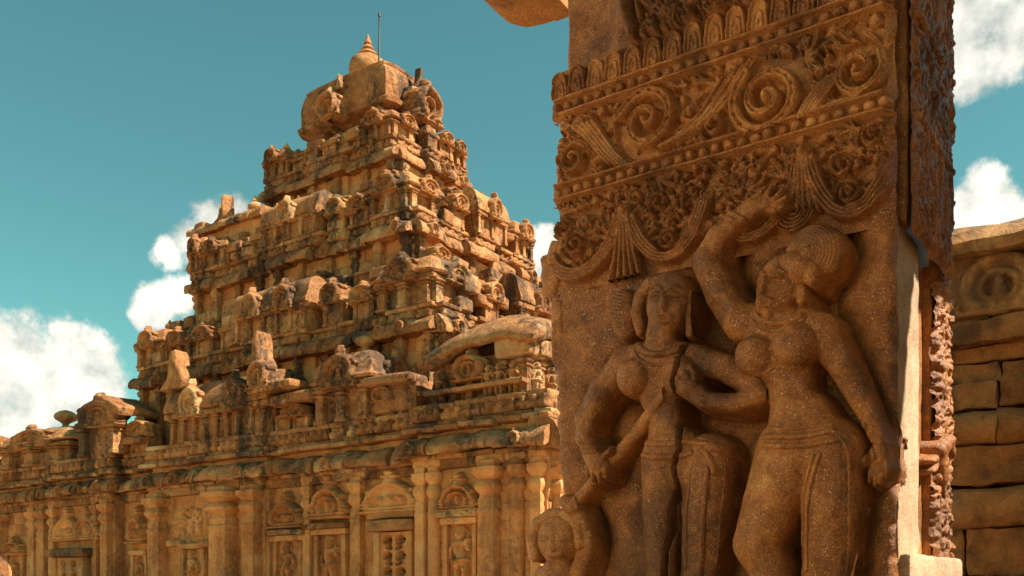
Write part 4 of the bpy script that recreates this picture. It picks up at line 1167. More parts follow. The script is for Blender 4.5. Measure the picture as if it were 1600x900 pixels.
for zc in (Z1, Z2):
    bb = bead_band(zc, 'bead_band')
    n = 27
    for i in range(n):
        u = PXL + (i + 0.55) * (PXR - PXL) / n
        obj('bead', rnd.choice(beads), SANDP, bb, (u + rnd.uniform(-.001, .001), YP - 0.011, zc + rnd.uniform(-.0015, .0015)), (0, rnd.uniform(-.2, .2), 0),
            (rnd.uniform(1.0, 1.2), rnd.uniform(.7, 1.15), rnd.uniform(1.0, 1.15)))

# ---- lotus petal row above the first band
def petal(seed):
    F = Field(-0.030, 0.030, -0.036, 0.040, 0.0022, -0.006)
    def arch(w, h, top):
        p = []
        for i in range(17):
            a = math.pi * i / 16
            p.append((w * math.cos(a), -0.03 + (0.062 * top) * (1 if 2 < i < 14 else 0.55) * math.sin(a) ** 0.55))
        return p
    q = np.maximum((np.abs(F.U) / 0.027) ** 3 + (np.maximum(F.V, 0) / 0.036) ** 2.4, np.abs(F.U) / 0.028)
    F.H = np.where((q < 1) & (F.V > -0.034), 0.018 * np.maximum(1 - q ** 3, 0) ** 0.4, -0.006)
    F.stroke(arch(0.024, 0.03, 1.02), 0.0042, 0.0042, 0.010, 0.010, 0.016)
    F.stroke(arch(0.012, 0.03, 0.62), 0.0042, 0.0042, 0.008, 0.008, 0.016)
    F.dot(0, -0.016, 0.007, 0.009, 0.016)
    F.H += 0.0016 * fbm(F.U * 60, F.V * 60, seed, seed, 3)
    return F.mesh('petal', thr=-0.004)
petals = [petal(s) for s in range(3)]
for p in petals: p.materials.append(SANDP)
np_ = 16
for i in range(np_):
    u = PXL + (i + 0.5) * (PXR - PXL) / np_
    obj('lotus_petal', petals[i % 3], SANDP, pillar, (u, YP - 0.004, (ZP0 + ZP1) / 2 - 0.004 + rnd.uniform(-.003, .003)), (0, rnd.uniform(-.05, .05), 0), (rnd.uniform(.9, 1.0), rnd.uniform(.8, 1.15), rnd.uniform(.94, 1.04)))
F = Field(PXL, PXR, Z1 + BH, ZP1 + 0.008, 0.004, 0.002); erode(F, 0.002, 40, 7)
obj('petal_ground', F.mesh('petal_ground', to=front), SANDP, pillar)

# ---- carved figures: each body one relief mesh; hair, jewels and cloth are pieces on it
def ridge_mesh(Fg, strokes, name, lift=0.0):
    """raised lines that follow the body below them; strokes: (pixels, depth, half width px, amp)"""
    D = np.zeros_like(Fg.H); S = Field.__new__(Field); S.us, S.vs, S.U, S.V, S.res, S.base = Fg.us, Fg.vs, Fg.U, Fg.V, Fg.res, 0.0
    S.H = D
    for pts, dep, w, amp in strokes:
        q = [FP(p[0], p[1], w, dep) for p in pts]
        P = bez([a[:2] for a in q], 14) if len(q) in (3, 4) else [a[:2] for a in q]
        S.stroke(P, q[0][2], q[-1][2], amp, amp, 0.0, 0.5)
    m = S.H > 0.0004
    out = Field.__new__(Field); out.us, out.vs, out.U, out.V, out.res, out.base = Fg.us, Fg.vs, Fg.U, Fg.V, Fg.res, 0.0
    out.H = np.where(m, Fg.H + S.H + lift, Fg.H - 0.003)
    return out.mesh(name, to=front, mask=m)

def limbs(F, pts, k=0.012, flat=1.0):
    F.chain([FP(*p) for p in pts], k, flat)

def fingers(F, base, tips, w0=5.5, w1=4.2):
    for (b, t, mdl) in tips:
        limbs(F, [b + (w0, base), mdl + (w0 * 0.95, base + 0.012), t + (w1, base + 0.004)], 0.002)

def face(F, strokes, dep):
    S = Field.__new__(Field); S.us, S.vs, S.U, S.V, S.res, S.base = F.us, F.vs, F.U, F.V, F.res, 0.0
    S.H = np.zeros_like(F.H)
    for pts, w0, w1, a0, a1 in strokes:
        q = [FP(p[0], p[1], w0, dep) for p in pts]
        S.stroke([a[:2] for a in q], q[0][2], FP(pts[-1][0], pts[-1][1], w1, dep)[2], a0 * 1.35, a1 * 1.35, 0.0, 0.7, lambda A, B: np.where(B < 0, np.minimum(A, B), np.maximum(A, B)) if a0 > 0 else np.minimum(A, B))
    F.H += S.H

FIGS = []
# .... the woman on the right, one arm raised
FR = 0.0022
u0, u1 = X(1068, YP), X(1402, YP)
F = Field(u0, u1 , 1.06, Z(1180, 285, YP), FR, -0.09)
limbs(F, [(1216, 526, 48, .036), (1222, 562, 46, .040), (1236, 618, 35, .040), (1252, 660, 52, .032), (1268, 702, 66, .026)], .02, .68)     # trunk
limbs(F, [(1163, 505, 30, .040), (1216, 508, 40, .040), (1282, 520, 32, .040)], .02, .75)                                                  # shoulders
limbs(F, [(1214, 470, 26, .06), (1213, 508, 30, .045)], .012)                                                                        # neck
limbs(F, [(1160, 508, 28, .042), (1128, 462, 25, .046), (1104, 410, 23, .050), (1124, 370, 19, .052), (1152, 344, 14, .054)], .012)   # raised arm
limbs(F, [(1152, 344, 17, .054), (1178, 328, 19, .056), (1196, 320, 15, .056)], .01)                                                  # palm
fingers(F, .056, [((1196, 316), (1222, 296), (1210, 312)), ((1198, 322), (1228, 308), (1214, 318)), ((1194, 328), (1224, 322), (1210, 330)), ((1190, 314), (1206, 292), (1200, 302)), ((1172, 322), (1190, 300), (1180, 308))])
limbs(F, [(1284, 522, 27, .040), (1318, 575, 22, .034), (1344, 622, 19, .028), (1362, 660, 15, .024), (1375, 694, 11, .022)], .010)   # hanging arm
limbs(F, [(1375, 694, 11, .022), (1373, 716, 14, .022)], .008)
fingers(F, .022, [((1366, 722), (1358, 752), (1360, 738)), ((1372, 724), (1367, 758), (1369, 742)), ((1378, 722), (1376, 754), (1378, 738)), ((1383, 716), (1385, 744), (1385, 730)), ((1362, 708), (1350, 730), (1354, 718))], 5, 4)
for (px, py, r) in ((1181, 556, 33), (1241, 541, 36)):
    a = FP(px, py, r, .075); F.ell(a[0], a[1], a[2], a[2], a[2] * .9, .074, k=.006)
# legs under the skirt: the bent knee leans to the left, the straight leg carries her
limbs(F, [(1238, 705, 56, .030), (1208, 785, 46, .048), (1184, 850, 38, .060), (1208, 905, 32, .050), (1245, 980, 28, .036), (1262, 1060, 20, .03)], .016)
limbs(F, [(1298, 705, 52, .024), (1300, 800, 46, .028), (1292, 900, 38, .028), (1296, 1000, 32, .02), (1300, 1070, 22, .02)], .016)
for bx in (1250, 1300):
    limbs(F, [(bx + 5, 1075, 18, .03), (bx - 45, 1092, 11, .05)], .01)
# head: turned and bent to the left
a = FP(1216, 444, 40, .085); F.ell(a[0], a[1], a[2] * .92, a[2] * 1.18, a[2] * .72, .075, rot=-0.28)
a = FP(1205, 470, 26, .085); F.ell(a[0], a[1], a[2], a[2] * .95, a[2] * .85, .080, rot=-0.3)
face(F, [([(1178, 438), (1186, 434), (1192, 438)], 5, 4, .006, .006), ([(1206, 434), (1214, 430), (1222, 434)], 5, 4, .006, .006),
         ([(1172, 428), (1184, 422), (1194, 428)], 4, 3, .006, .006), ([(1202, 426), (1214, 420), (1230, 426)], 4, 3, .006, .006),
         ([(1178, 442), (1192, 442)], 4, 3, -.004, -.004), ([(1206, 439), (1222, 439)], 4, 3, -.004, -.004),
         ([(1197, 430), (1194, 446), (1191, 455)], 4, 8, .008, .015), ([(1184, 470), (1194, 467), (1206, 469)], 4, 3, .008, .007), ([(1186, 477), (1194, 478), (1203, 476)], 4, 3, .008, .007),
         ([(1194, 488), (1197, 489)], 9, 8, .007, .007)], .112)
limbs(F, [(1252, 448, 7, .085), (1253, 470, 9, .082)], .004)                     # ear
F.blur(1); erode(F, 0.0030, 38, 77)
wr = obj('carved_woman', F.mesh('carved_woman', thr=-0.075, to=front), SANDP, pillar, label='carved woman with raised arm and bare torso, head bent to the left')
W2 = F; FIGS.append(F)
obj('waist_sash', ridge_mesh(W2, [([(1198, 682), (1255, 690), (1340, 660)], .09, 5.5, .009), ([(1196, 696), (1255, 706), (1345, 676)], .09, 5, .008), ([(1200, 668), (1255, 676), (1335, 648)], .09, 3, .004),
    ([(1300, 672), (1336, 676), (1342, 720)], .09, 6, .012), ([(1310, 680), (1326, 690), (1326, 728)], .09, 5, .011), ([(1318, 672), (1352, 690), (1356, 712)], .08, 5, .010)], 'waist_sash'), SANDP, wr)
obj('skirt_fold', ridge_mesh(W2, [([(1285, 712), (1262, 760), (1256, 820), (1258, 890)], .08, 4, .007), ([(1275, 712), (1248, 770), (1246, 850)], .08, 3, .004), ([(1330, 730), (1335, 800), (1322, 900)], .06, 3, .004)], 'skirt_fold'), SANDP, wr)
obj('necklace', ridge_mesh(W2, [([(1176, 488), (1200, 520), (1246, 490)], .10, 5, .009), ([(1172, 498), (1204, 536), (1254, 496)], .09, 3, .005)], 'necklace'), SANDP, wr)
obj('breast_band', ridge_mesh(W2, [([(1158, 590), (1190, 588), (1210, 572)], .09, 3, .004), ([(1212, 572), (1245, 582), (1282, 560)], .09, 3, .004)], 'breast_band'), SANDP, wr)
for s in ([[(1136, 342), (1152, 350), (1166, 360)], [(1142, 334), (1158, 342), (1172, 352)]], [[(1356, 686), (1372, 692), (1390, 682)], [(1352, 678), (1368, 684), (1386, 674)]]):
    obj('bangle', ridge_mesh(W2, [(p, .06, 4.5, .007) for p in s], 'bangle'), SANDP, wr)
# her great ringed bun of hair
F = Field(X(1195, YP), X(1345, YP), Z(1270, 500, YP), Z(1270, 345, YP), 0.002, -0.09)
a = FP(1272, 396, 47, .055); F.ell(a[0], a[1], a[2], a[2], a[2] * .72, .045)
rr = np.hypot(F.U - a[0] + 0.012, F.V - a[1] + 0.004)
F.H += np.where(F.H > 0.02, 0.0035 * np.sin(rr * 900), 0)
b = FP(1236, 420, 36, .095); F.ell(b[0], b[1], b[2] * 1.0, b[2] * .85, b[2] * .82, .072, rot=-.3)
b = FP(1258, 392, 11, .10); F.ell(b[0], b[1], b[2], b[2], b[2], .085)
b = FP(1264, 425, 13, .10); F.ell(b[0], b[1], b[2], b[2] * 1.5, b[2], .085)
F.blur(1); erode(F, 0.0016, 50, 79)
FIGS.append(F)
obj('hair_bun', F.mesh('hair_bun', thr=-0.075, to=front), SANDP, wr, label='large round hair bun carved with concentric rings')

# .... the woman on the left, holding a staff
u0, u1 = X(878, YP), X(1215, YP)
F = Field(u0, u1, 1.06, Z(1040, 425, YP), FR, -0.09)
limbs(F, [(1030, 575, 43, .036), (1034, 615, 36, .040), (1040, 655, 28, .040), (1050, 700, 42, .032), (1072, 730, 50, .024)], .02, .68)
limbs(F, [(978, 568, 27, .040), (1032, 562, 34, .040), (1090, 566, 28, .040)], .02, .75)
limbs(F, [(1038, 505, 25, .055), (1034, 552, 28, .042)], .012)
limbs(F, [(976, 570, 25, .040), (942, 610, 21, .040), (917, 655, 19, .042), (914, 685, 15, .046), (928, 712, 11, .050)], .010)     # arm holding the staff
limbs(F, [(926, 710, 15, .056), (936, 728, 17, .060)], .008)
fingers(F, .062, [((926, 720), (920, 742), (918, 730)), ((934, 726), (928, 750), (926, 738)), ((942, 728), (938, 752), (936, 740)), ((948, 724), (947, 746), (946, 736)), ((944, 712), (956, 700), (952, 706))], 5, 4)
limbs(F, [(1094, 566, 25, .040), (1135, 576, 22, .046), (1178, 602, 20, .052), (1188, 618, 17, .055), (1150, 630, 16, .066), (1098, 626, 13, .078)], .008)   # folded arm
limbs(F, [(1098, 624, 16, .080), (1076, 606, 17, .092)], .008)
fingers(F, .096, [((1072, 604), (1050, 586), (1060, 592)), ((1070, 610), (1046, 598), (1056, 602)), ((1072, 616), (1050, 610), (1058, 612)), ((1080, 600), (1062, 576), (1070, 584)), ((1086, 596), (1080, 572), (1084, 582))], 5, 4)
for (px, py, r) in ((991, 590, 29), (1064, 588, 30)):
    a = FP(px, py, r, .072); F.ell(a[0], a[1], a[2], a[2] * 1.06, a[2] * .9, .072, k=.006)
limbs(F, [(1038, 715, 36, .034), (1036, 800, 32, .036), (1036, 900, 25, .036), (1034, 990, 22, .03), (1034, 1065, 17, .03)], .014)
limbs(F, [(1112, 718, 42, .022), (1106, 800, 40, .026), (1096, 900, 32, .026), (1098, 990, 28, .02), (1098, 1065, 18, .02)], .014)
for bx in (1034, 1098):
    limbs(F, [(bx, 1078, 17, .03), (bx - 30, 1094, 11, .05)], .01)
a = FP(1040, 470, 42, .085); F.ell(a[0], a[1], a[2] * .86, a[2] * 1.15, a[2] * .64, .070, rot=-.08)
face(F, [([(1018, 462), (1024, 459), (1032, 462)], 5, 4, .006, .006), ([(1046, 462), (1053, 459), (1062, 462)], 5, 4, .006, .006), ([(1014, 452), (1024, 447), (1034, 452)], 4, 3, .006, .006), ([(1044, 452), (1054, 447), (1064, 452)], 4, 3, .006, .006),
         ([(1018, 467), (1032, 467)], 4, 3, -.004, -.004), ([(1046, 467), (1062, 467)], 4, 3, -.004, -.004), ([(1039, 456), (1039, 470), (1038, 480)], 4, 8, .007, .014), ([(1028, 493), (1038, 490), (1048, 493)], 4, 3, .008, .007), ([(1030, 500), (1038, 502), (1046, 500)], 4, 3, .007, .006)], .106)
F.blur(1); erode(F, 0.0030, 38, 87)
face(F, [([(1074, 520), (1066, 555), (1069, 575), (1062, 600), (1068, 640), (1060, 662), (1063, 700), (1055, 730), (1058, 760), (1050, 790), (1048, 830), (1040, 860), (1038, 900), (1034, 960), (1030, 1040)], 4.6, 4.0, -.032, -.026)], .07)
wl = obj('carved_woman', F.mesh('carved_woman', thr=-0.075, to=front), SANDP, pillar, label='carved woman holding a long staff, one arm folded to her chest')
W1 = F; FIGS.append(F)
obj('waistband', ridge_mesh(W1, [([(1006, 690), (1040, 700), (1078, 688)], .07, 5, .007), ([(1006, 712), (1040, 722), (1082, 708)], .07, 5, .007), ([(1080, 690), (1125, 700), (1162, 690)], .05, 5, .008), ([(1078, 668), (1115, 672), (1150, 660)], .05, 2.5, .004)], 'waistband'), SANDP, wl)
obj('sash_knot', ridge_mesh(W1, [([(1112, 700), (1135, 690), (1150, 716)], .06, 6, .012), ([(1120, 704), (1146, 700), (1160, 724)], .05, 5, .010), ([(1104, 704), (1118, 716), (1122, 740)], .06, 5, .010)], 'sash_knot'), SANDP, wl)
obj('skirt_fold', ridge_mesh(W1, [([(1112, 735), (1108, 800), (1098, 900)], .06, 4.5, .008), ([(1086, 735), (1082, 800), (1076, 890)], .05, 3, .004), ([(1140, 735), (1136, 800), (1124, 880)], .04, 3, .004)], 'skirt_fold'), SANDP, wl)
obj('necklace', ridge_mesh(W1, [([(992, 535), (1018, 572), (1066, 540)], .08, 5.5, .010), ([(988, 548), (1022, 592), (1072, 552)], .08, 3, .004)], 'necklace'), SANDP, wl)
obj('bangle', ridge_mesh(W1, [([(908, 704), (922, 712), (940, 704)], .05, 4.5, .007), ([(910, 694), (922, 700), (938, 694)], .05, 3.5, .006)], 'bangle'), SANDP, wl)
# her hair: a thick band over the head, a bun behind
F = Field(X(940, YP), X(1100, YP), Z(1020, 550, YP), Z(1040, 420, YP), 0.002, -0.09)
arc = [(1000, 520), (996, 490), (1002, 462), (1016, 444), (1040, 438), (1064, 446), (1078, 468), (1082, 496), (1078, 522)]
F.chain([FP(p[0], p[1], 11 if 0 < i < 8 else 7, .058) for i, p in enumerate(arc)], .006)
b = FP(976, 492, 34, .03); F.ell(b[0], b[1], b[2] * .72, b[2] * 1.25, b[2] * .75, .022, rot=.12)
sel = (F.U < X(990, YP))
F.H += np.where(sel & (F.H > 0.0), 0.0022 * np.sin((F.V * 0.9 + F.U * .35) * 700), 0)
for (px, py) in ((1000, 508), (1080, 510)):
    b = FP(px, py, 9, .06); F.ell(b[0], b[1], b[2], b[2] * 1.3, b[2], .055)
F.blur(1); erode(F, 0.0016, 50, 89)
obj('hair', F.mesh('hair', thr=-0.075, to=front), SANDP, wl)
# the staff
F = Field(X(870, YP), X(1060, YP), Z(960, 812, YP), Z(1000, 600, YP), 0.0024, -0.09)
F.chain([FP(1046, 604, 8, .085), FP(1030, 628, 10, .07), FP(1000, 672, 12, .045), FP(960, 718, 10, .04), FP(926, 756, 9, .045), FP(892, 796, 11, .04)], .004)
erode(F, 0.0022, 40, 91)
obj('staff', F.mesh('staff', thr=-0.075, to=front), SANDP, wl, label='long tapering staff held across the body')

# .... small attendant at the lower left corner
F = Field(X(826, YP), X(945, YP), 1.3, Z(890, 768, YP), 0.0022, -0.09)
limbs(F, [(878, 900, 34, .02), (880, 960, 36, .02), (882, 1010, 40, .02)], .02)
a = FP(870, 842, 40, .055); F.ell(a[0], a[1], a[2] * .92, a[2] * 1.0, a[2] * .62, .045)
limbs(F, [(905, 900, 16, .03), (920, 850, 15, .03), (910, 812, 13, .036), (896, 792, 13, .042)], .008)
limbs(F, [(896, 792, 14, .05), (884, 784, 12, .055)], .006)
limbs(F, [(850, 900, 17, .02), (838, 930, 15, .02), (850, 965, 13, .03)], .008)
for k in range(4): limbs(F, [(884 + 6 * k, 794, 4.5, .062), (880 + 6 * k, 778, 4, .058)], .002)
face(F, [([(846, 842), (858, 842)], 5, 4, .003, .003), ([(876, 842), (888, 842)], 5, 4, .003, .003), ([(867, 838), (866, 856)], 5, 8, .003, .007), ([(857, 868), (876, 868)], 4, 4, .004, .004)], .075)
F.blur(1); erode(F, 0.0026, 36, 97)
FIGS.append(F)
at = obj('carved_attendant', F.mesh('carved_attendant', thr=-0.075, to=front), SANDP, pillar, label='small carved attendant with raised hand at the lower left corner')
F2 = Field(X(826, YP), X(945, YP), Z(870, 900, YP), Z(890, 795, YP), 0.0022, -0.02)
arc = [(836, 868), (833, 842), (842, 818), (862, 804), (886, 806), (904, 824), (908, 850)]
F2.chain([FP(p[0], p[1], 11, .045) for p in arc], .006); erode(F2, 0.0022, 45, 98)
obj('hair', F2.mesh('hair', thr=-0.012, to=front), SANDP, at)

# ---- plain panel behind the figures
F = Field(PXL - 0.004, PXR, 1.0, ZSW + 0.004, 0.003, 0.0)
F.H += 0.006 * fbm(F.U * 7, F.V * 5, 0.2, 50, 3)
chis = fbm((F.U * 0.8 + F.V * 0.6) * 10, (F.V * 0.8 - F.U * 0.6) * 70, 0.1, 61, 2)
F.H += 0.0022 * chis * np.clip((F.U - X(1270, YP)) / 0.05, 0, 1)
# long jagged crack
cr = [(1072, 512), (1066, 560), (1070, 610), (1060, 660), (1062, 720), (1052, 780), (1046, 830), (1038, 900), (1030, 1000)]
F.stroke([FQ(*c) for c in cr], 0.003, 0.003, -0.012, -0.012, 0.0, 0.5, np.minimum)
F.H[:, :10] -= 0.012 * (np.linspace(1, 0, 10) ** 2)[None, :]
F.H[:, -8:] -= 0.010 * (np.linspace(0, 1, 8) ** 2)[None, :]
F.H[:2, :] -= 0.03
# the ground is cut deeper close round the figures
for G in FIGS:
    ii = np.clip(np.round((F.us - G.us[0]) / G.res).astype(int), 0, len(G.us) - 1); jj = np.clip(np.round((F.vs - G.vs[0]) / G.res).astype(int), 0, len(G.vs) - 1)
    inside = ((F.U > G.us[0]) & (F.U < G.us[-1]) & (F.V > G.vs[0]) & (F.V < G.vs[-1]))
    m = np.where(inside, (G.H[np.ix_(jj, ii)] > 0.0).astype(float), 0.0)
    K = 9
    for ax in (0, 1, 0, 1, 0, 1):
        c = np.cumsum(np.pad(m, [(K + 1, K) if a == ax else (0, 0) for a in (0, 1)], mode='edge'), axis=ax)
        m = (np.take(c, range(2 * K + 1, c.shape[ax]), axis=ax) - np.take(c, range(0, c.shape[ax] - 2 * K - 1), axis=ax)) / (2 * K + 1)
    F.H -= 0.056 * np.clip(m * 1.6, 0, 1)
F.H = np.maximum(F.H, -0.055); edge_wear(F, 221)
erode(F, 0.0028, 34, 41)
obj('figure_panel', F.mesh('figure_panel', to=front), SANDP, pillar, label='plain rough panel behind the carved women')

# worn corner lumps down the left edge
for (px, py, w, h) in [(853, 428, 14, 34), (868, 520, 11, 50), (864, 395, 9, 18), (868, 150, 8, 34)]:
    u, v = X(px + 4, YP), Z(px, py, YP); s = YP / fac(px) / FPX
    V, Fc = rbox(w * s * 2.2, 0.10, h * s * 2, 0.02, 4, 0.010, 18, int(px + py))
    obj('corner_lump', mesh_from('corner_lump', V, Fc), SANDP, pillar, (u, YP + 0.045, v))

obj('corner_rebate', boxmesh('corner_rebate', -0.60, XS_UP - 0.006, YP + 0.052, YP + 0.11, 2.42, 3.45, b=0.01, n=16, amp=0.006, sc=20, seed=77), SANDP, pillar)
# ---- the sunlit right-hand side: a carved upper part, below it a plain fillet, a sunk groove and a carved strip
XU = XS_UP
YU = 2.70
F = Field(YP + 0.06, YU, 2.40, 3.45, 0.003, 0.0)
def side(xs): return lambda u, v, h: (xs + h, u, v)
rs = random.Random(5)
for zc in (Z1, Z2):
    for dz in (-0.024, 0.024):
        F.stroke([(YP, zc + dz), (YB + .1, zc + dz)], 0.007, 0.007, 0.012, 0.012)
leaf_fill(F, YP + 0.06, YU, 2.40, 3.44, 0.018, 0.045, 3500, 0.016, seed=21)
leaf_fill(F, YP + 0.06, YU, 2.40, 3.44, 0.008, 0.015, 1200, 0.010, seed=22)
for k in range(12):
    y0 = rs.uniform(YP + .08, YU - .05); z0 = rs.uniform(2.42, 2.62)
    F.stroke(bez([(y0, z0 + .1), (y0 + rs.uniform(-.05, .05), z0), (y0 + rs.uniform(-.02, .02), z0 - .08)], 8), 0.012, 0.007, 0.018, 0.014)
F.H[:8, :] *= np.linspace(0, 1, 8)[:, None]
F.H[:, :10] *= np.linspace(0.2, 1, 10)[None, :]
F.H[:, -10:] *= np.linspace(1, -0.4, 10)[None, :]
F.blur(1); erode(F, 0.0035, 26, 33)
# wind the faces outward: u grows along +y, so mirror order is right for +x
side_u = obj('side_frieze', F.mesh('side_frieze', to=side(XU)), SANDP, pillar, label='sunlit narrow side of the pillar carved with foliage')
for zc in (Z1, Z2):
    for i in range(12):
        obj('bead', rs.choice(beads), SANDP, side_u, (XU + 0.001, YP + 0.09 + i * 0.033, zc), (0, 0, R(90)), (1.0, .8, 1.0))
def strip(y0, y1, z0, z1, xs, name, seed, carve=False, amp=0.004):
    F = Field(y0, y1, z0, z1, 0.003, 0.0)
    if carve:
        leaf_fill(F, y0, y1, z0, z1, 0.018, 0.045, 2500, 0.018, seed=seed); leaf_fill(F, y0, y1, z0, z1, 0.007, 0.013, 800, 0.014, seed=seed + 1)
    F.blur(1)
    F.H[:, :4] -= 0.012 * np.linspace(1, 0, 4)[None, :]; F.H[:, -4:] -= 0.012 * np.linspace(0, 1, 4)[None, :]
    erode(F, amp, 40, seed)
    return F.mesh(name, to=side(xs))
YF1, YG1 = 2.455, 2.62
obj('side_fillet', boxmesh('side_fillet', XS_LOW - 0.05, XS_LOW + 0.002, YP + 0.055, YF1, 1.0, 2.43, b=0.008, n=40, amp=0.0035, sc=26, seed=15), SANDF, pillar, label='plain fillet down the side of the pillar, painted paler for the sun on it')
obj('side_groove', boxmesh('side_groove', XS_LOW - 0.2, XS_LOW - 0.028, YP + 0.05, YB - 0.01, 1.0, 2.43, b=0.008, n=20, amp=0.003, sc=20, seed=16), SANDP, pillar)
obj('side_strip_core', boxmesh('side_strip_core', XS_LOW - 0.06, XS_LOW - 0.006, YG1, YB, 1.68, 2.43, b=0.008, n=20, amp=0.003, sc=20, seed=18), SANDP, pillar)
obj('side_carved_strip', strip(YG1, YB, 1.68, 2.44, XS_LOW, 'side_carved_strip', 71, True), SANDP, pillar, label='narrow strip of carved foliage beside the sunk groove')
# a carved bird-headed beast standing proud on the strip
zb = Z(1460, 720, 2.6)
F = Field(YF1 - .02, YB, zb - 0.16, zb + 0.12, 0.003, -0.03)
F.chain([(YG1 + .0, zb + .03, .022, .01), (YG1 + .06, zb + .055, .024, .015), (YG1 + .12, zb + .03, .014, .015)], .008)
F.chain([(YG1 + .02, zb + .02, .028, .0), (YG1 + .05, zb - .03, .026, .0), (YG1 + .07, zb - .08, .014, .0)], .008)
F.chain([(YG1 + .0, zb + .01, .014, .0), (YG1 - .06, zb - .005, .008, .01)], .004)
F.chain([(YG1 + .0, zb - .01, .012, .0), (YG1 - .05, zb - .03, .008, .01)], .004)
F.blur(1); erode(F, 0.004, 30, 99)
obj('carved_beast', F.mesh('carved_beast', thr=-0.02, to=side(XS_LOW)), SANDP, pillar, label='small carved beast bracket on the side strip')
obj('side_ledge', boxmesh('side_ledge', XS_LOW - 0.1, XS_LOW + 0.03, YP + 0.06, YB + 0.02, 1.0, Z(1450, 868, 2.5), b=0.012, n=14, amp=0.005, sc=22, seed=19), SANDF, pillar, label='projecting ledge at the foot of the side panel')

# ================================================================== bracket stone borne by the pillar at the top left
yb0, yb1 = 2.36, 2.84
def BX(px): return X(px, yb1)
def BZ(px, py): return Z(px, py, yb1)
pr = [(900, 22), (886, 29), (866, 34), (846, 38), (825, 42), (808, 41), (793, 34), (782, 20), (772, 4), (762, -20), (752, -60), (750, -110), (760, -170), (900, -170)]
pr2 = []
for i in range(len(pr)):
    a, b = pr[i], pr[(i + 1) % len(pr)]
    for k in range(3): pr2.append((a[0] + (b[0] - a[0]) * k / 3, a[1] + (b[1] - a[1]) * k / 3))
prof = [(BX(p[0]), BZ(p[0], p[1])) for p in pr2]
br = extrude_mesh([(p[0], p[1]) for p in prof], yb1 - yb0, 14, 0.006, 14, 3)
# profile was laid in (y,z) and swept along x: turn it so that it runs along y
br.transform(Matrix.Rotation(R(90), 4, 'Z') @ Matrix.Scale(-1, 4, (0, 1, 0)))
br.flip_normals()
bk = obj('bracket_stone', br, SANDR, None, (0, (yb0 + yb1) / 2, 0))
bk['label'] = 'rounded orange bracket stone jutting left from the top of the carved pillar'; bk['category'] = 'bracket'

inv = Matrix.Translation((0, -(yb0 + yb1) / 2, 0))
obj('capital_slab', boxmesh('capital_slab', -1.60, 0.50, 2.26, 3.20, 3.45, 3.66, b=0.04, n=10, amp=0.012, sc=5, seed=61), SANDR, bk).matrix_parent_inverse = inv
obj('roof_slab', boxmesh('roof_slab', -1.30, 1.62, 0.95, 2.86, 3.665, 3.92, b=0.04, n=10, amp=0.012, sc=5, seed=62), SANDR, bk).matrix_parent_inverse = inv

# ================================================================== unseen pale wall, added to bounce light onto the pillar front
cw = obj('bounce_wall', boxmesh('bounce_wall', -4.2, -3.0, -6.0, 0.75, 0.0, 4.4, b=0.05, n=14, amp=0.02, sc=2, seed=51), BOUNCE_PALE)
cw['label'] = 'unseen pale wall added left of the viewer to bounce light on the pillar'; cw['category'] = 'wall'

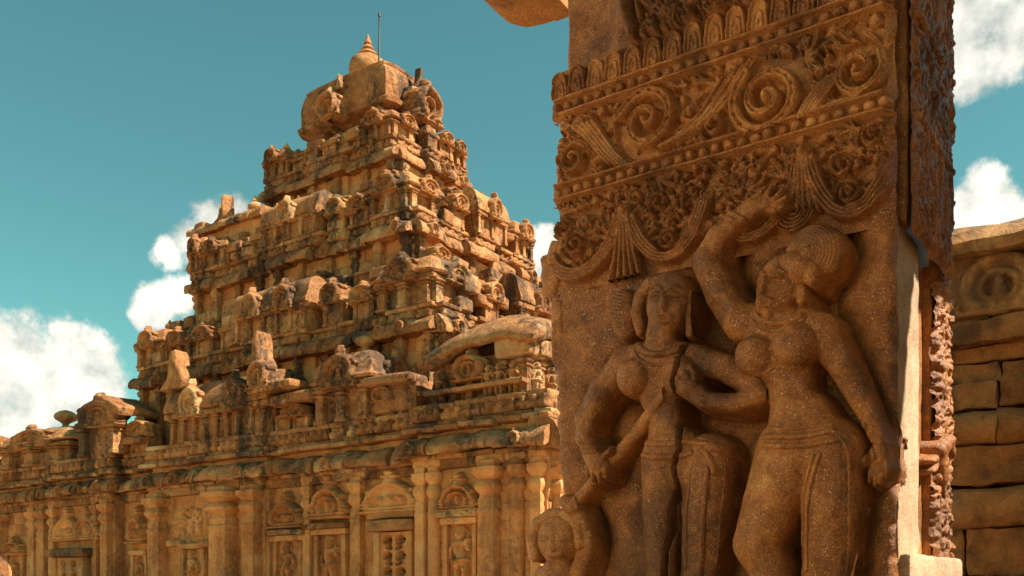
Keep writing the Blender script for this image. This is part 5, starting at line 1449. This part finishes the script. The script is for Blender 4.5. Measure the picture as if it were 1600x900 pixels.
# ================================================================== moulded plinth of the shrine at the far right
YW = 5.6
plinth = thing('shrine_plinth', 'moulded brown sandstone plinth of stacked courses at the right edge', 'plinth', (0, 0, 0))
xl, xr = X(1330, YW), 4.5
def WZ(py): return Z(1545, py, YW)
core = obj('core', boxmesh('core', xl + 0.15, xr, YW + 0.12, YW + 3.2, 0.0, WZ(372), b=0.05, n=8, amp=0.01, sc=4, seed=31), SANDR, plinth)
rw = random.Random(9)
def course(py0, py1, proud, kind, lmin, lmax, seed):
    z0, z1 = WZ(py1), WZ(py0); h = z1 - z0; x = xl - rw.uniform(0, .2); k = 0
    while x < xr:
        L = rw.uniform(lmin, lmax); gap = 0.012
        if kind == 'round':
            pf = [(0.3, -h / 2)] + [(-proud * math.cos(a) ** 0.7 + 0.0, h / 2 * math.sin(a)) for a in np.linspace(-1.45, 1.45, 9)] + [(0.3, h / 2)]
            me = extrude_mesh(pf, L - gap, 16, 0.022, 6, seed + k)
        elif kind == 'cap':
            pf = [(0.35, -h / 2), (-proud, -h / 2), (-proud - .02, -h * .25), (-proud * .7, h * .1), (-proud * .2, h * .34), (0.1, h * .5), (0.35, h * .5)]
            me = extrude_mesh(pf, L - gap, 16, 0.024, 5, seed + k)
        else:
            V, Fc = rbox(L - gap, proud + 0.3, h - 0.002, 0.008, 18, 0.016, 5, seed + k); V = rough(V, 0.008, 19, seed + k + 5); V[:, 1] += 0.15 - proud / 2
            me = mesh_from('course_stone', V, Fc, sharp=40)
        obj('course_stone', me, SANDR, plinth, (x + L / 2, YW + rw.uniform(-.03, .03), (z0 + z1) / 2), (0, rw.uniform(-.006, .006), 0))
        x += L; k += 1
course(346, 402, 0.16, 'cap', 1.3, 1.9, 100)
course(403, 503, 0.05, 'block', 0.7, 1.3, 120)
course(504, 540, 0.09, 'block', 0.9, 1.7, 140)
course(541, 566, 0.02, 'block', 0.9, 1.6, 150)
course(567, 598, 0.03, 'block', 0.8, 1.5, 160)
course(599, 640, 0.06, 'block', 0.7, 1.4, 170)
course(641, 700, 0.17, 'round', 0.8, 1.4, 180)
course(701, 760, 0.07, 'block', 0.6, 1.1, 190)
course(761, 826, 0.16, 'round', 0.8, 1.3, 200)
course(827, 900, 0.06, 'block', 0.3, 0.6, 210)
course(901, 1010, 0.16, 'block', 0.8, 1.4, 220)
course(1011, 1120, 0.22, 'block', 0.8, 1.4, 230)
# unseen forward wing, added to keep light off the pillar's right, with its pier
obj('shading_wing_pier', boxmesh('shading_wing_pier', 1.34, 1.60, 2.25, 2.75, 3.35, 3.66, b=0.03, n=6, amp=0.01, sc=4, seed=43), SANDR, plinth)
obj('shading_wing', boxmesh('shading_wing', 1.3, 4.6, -3.5, YW + 0.3, 0.0, 3.4, b=0.06, n=12, amp=0.015, sc=3, seed=41), SANDF, plinth)
# carved gables on the second course
for k, px in enumerate((1562, 1700)):
    obj('gable_relief', kudu(k), SANDR, plinth, (X(px, YW - .05), YW - 0.035, Z(px, 497 - (px - 1545) * .19, YW)), (0, 0, 0), (0.42, .28, .37))
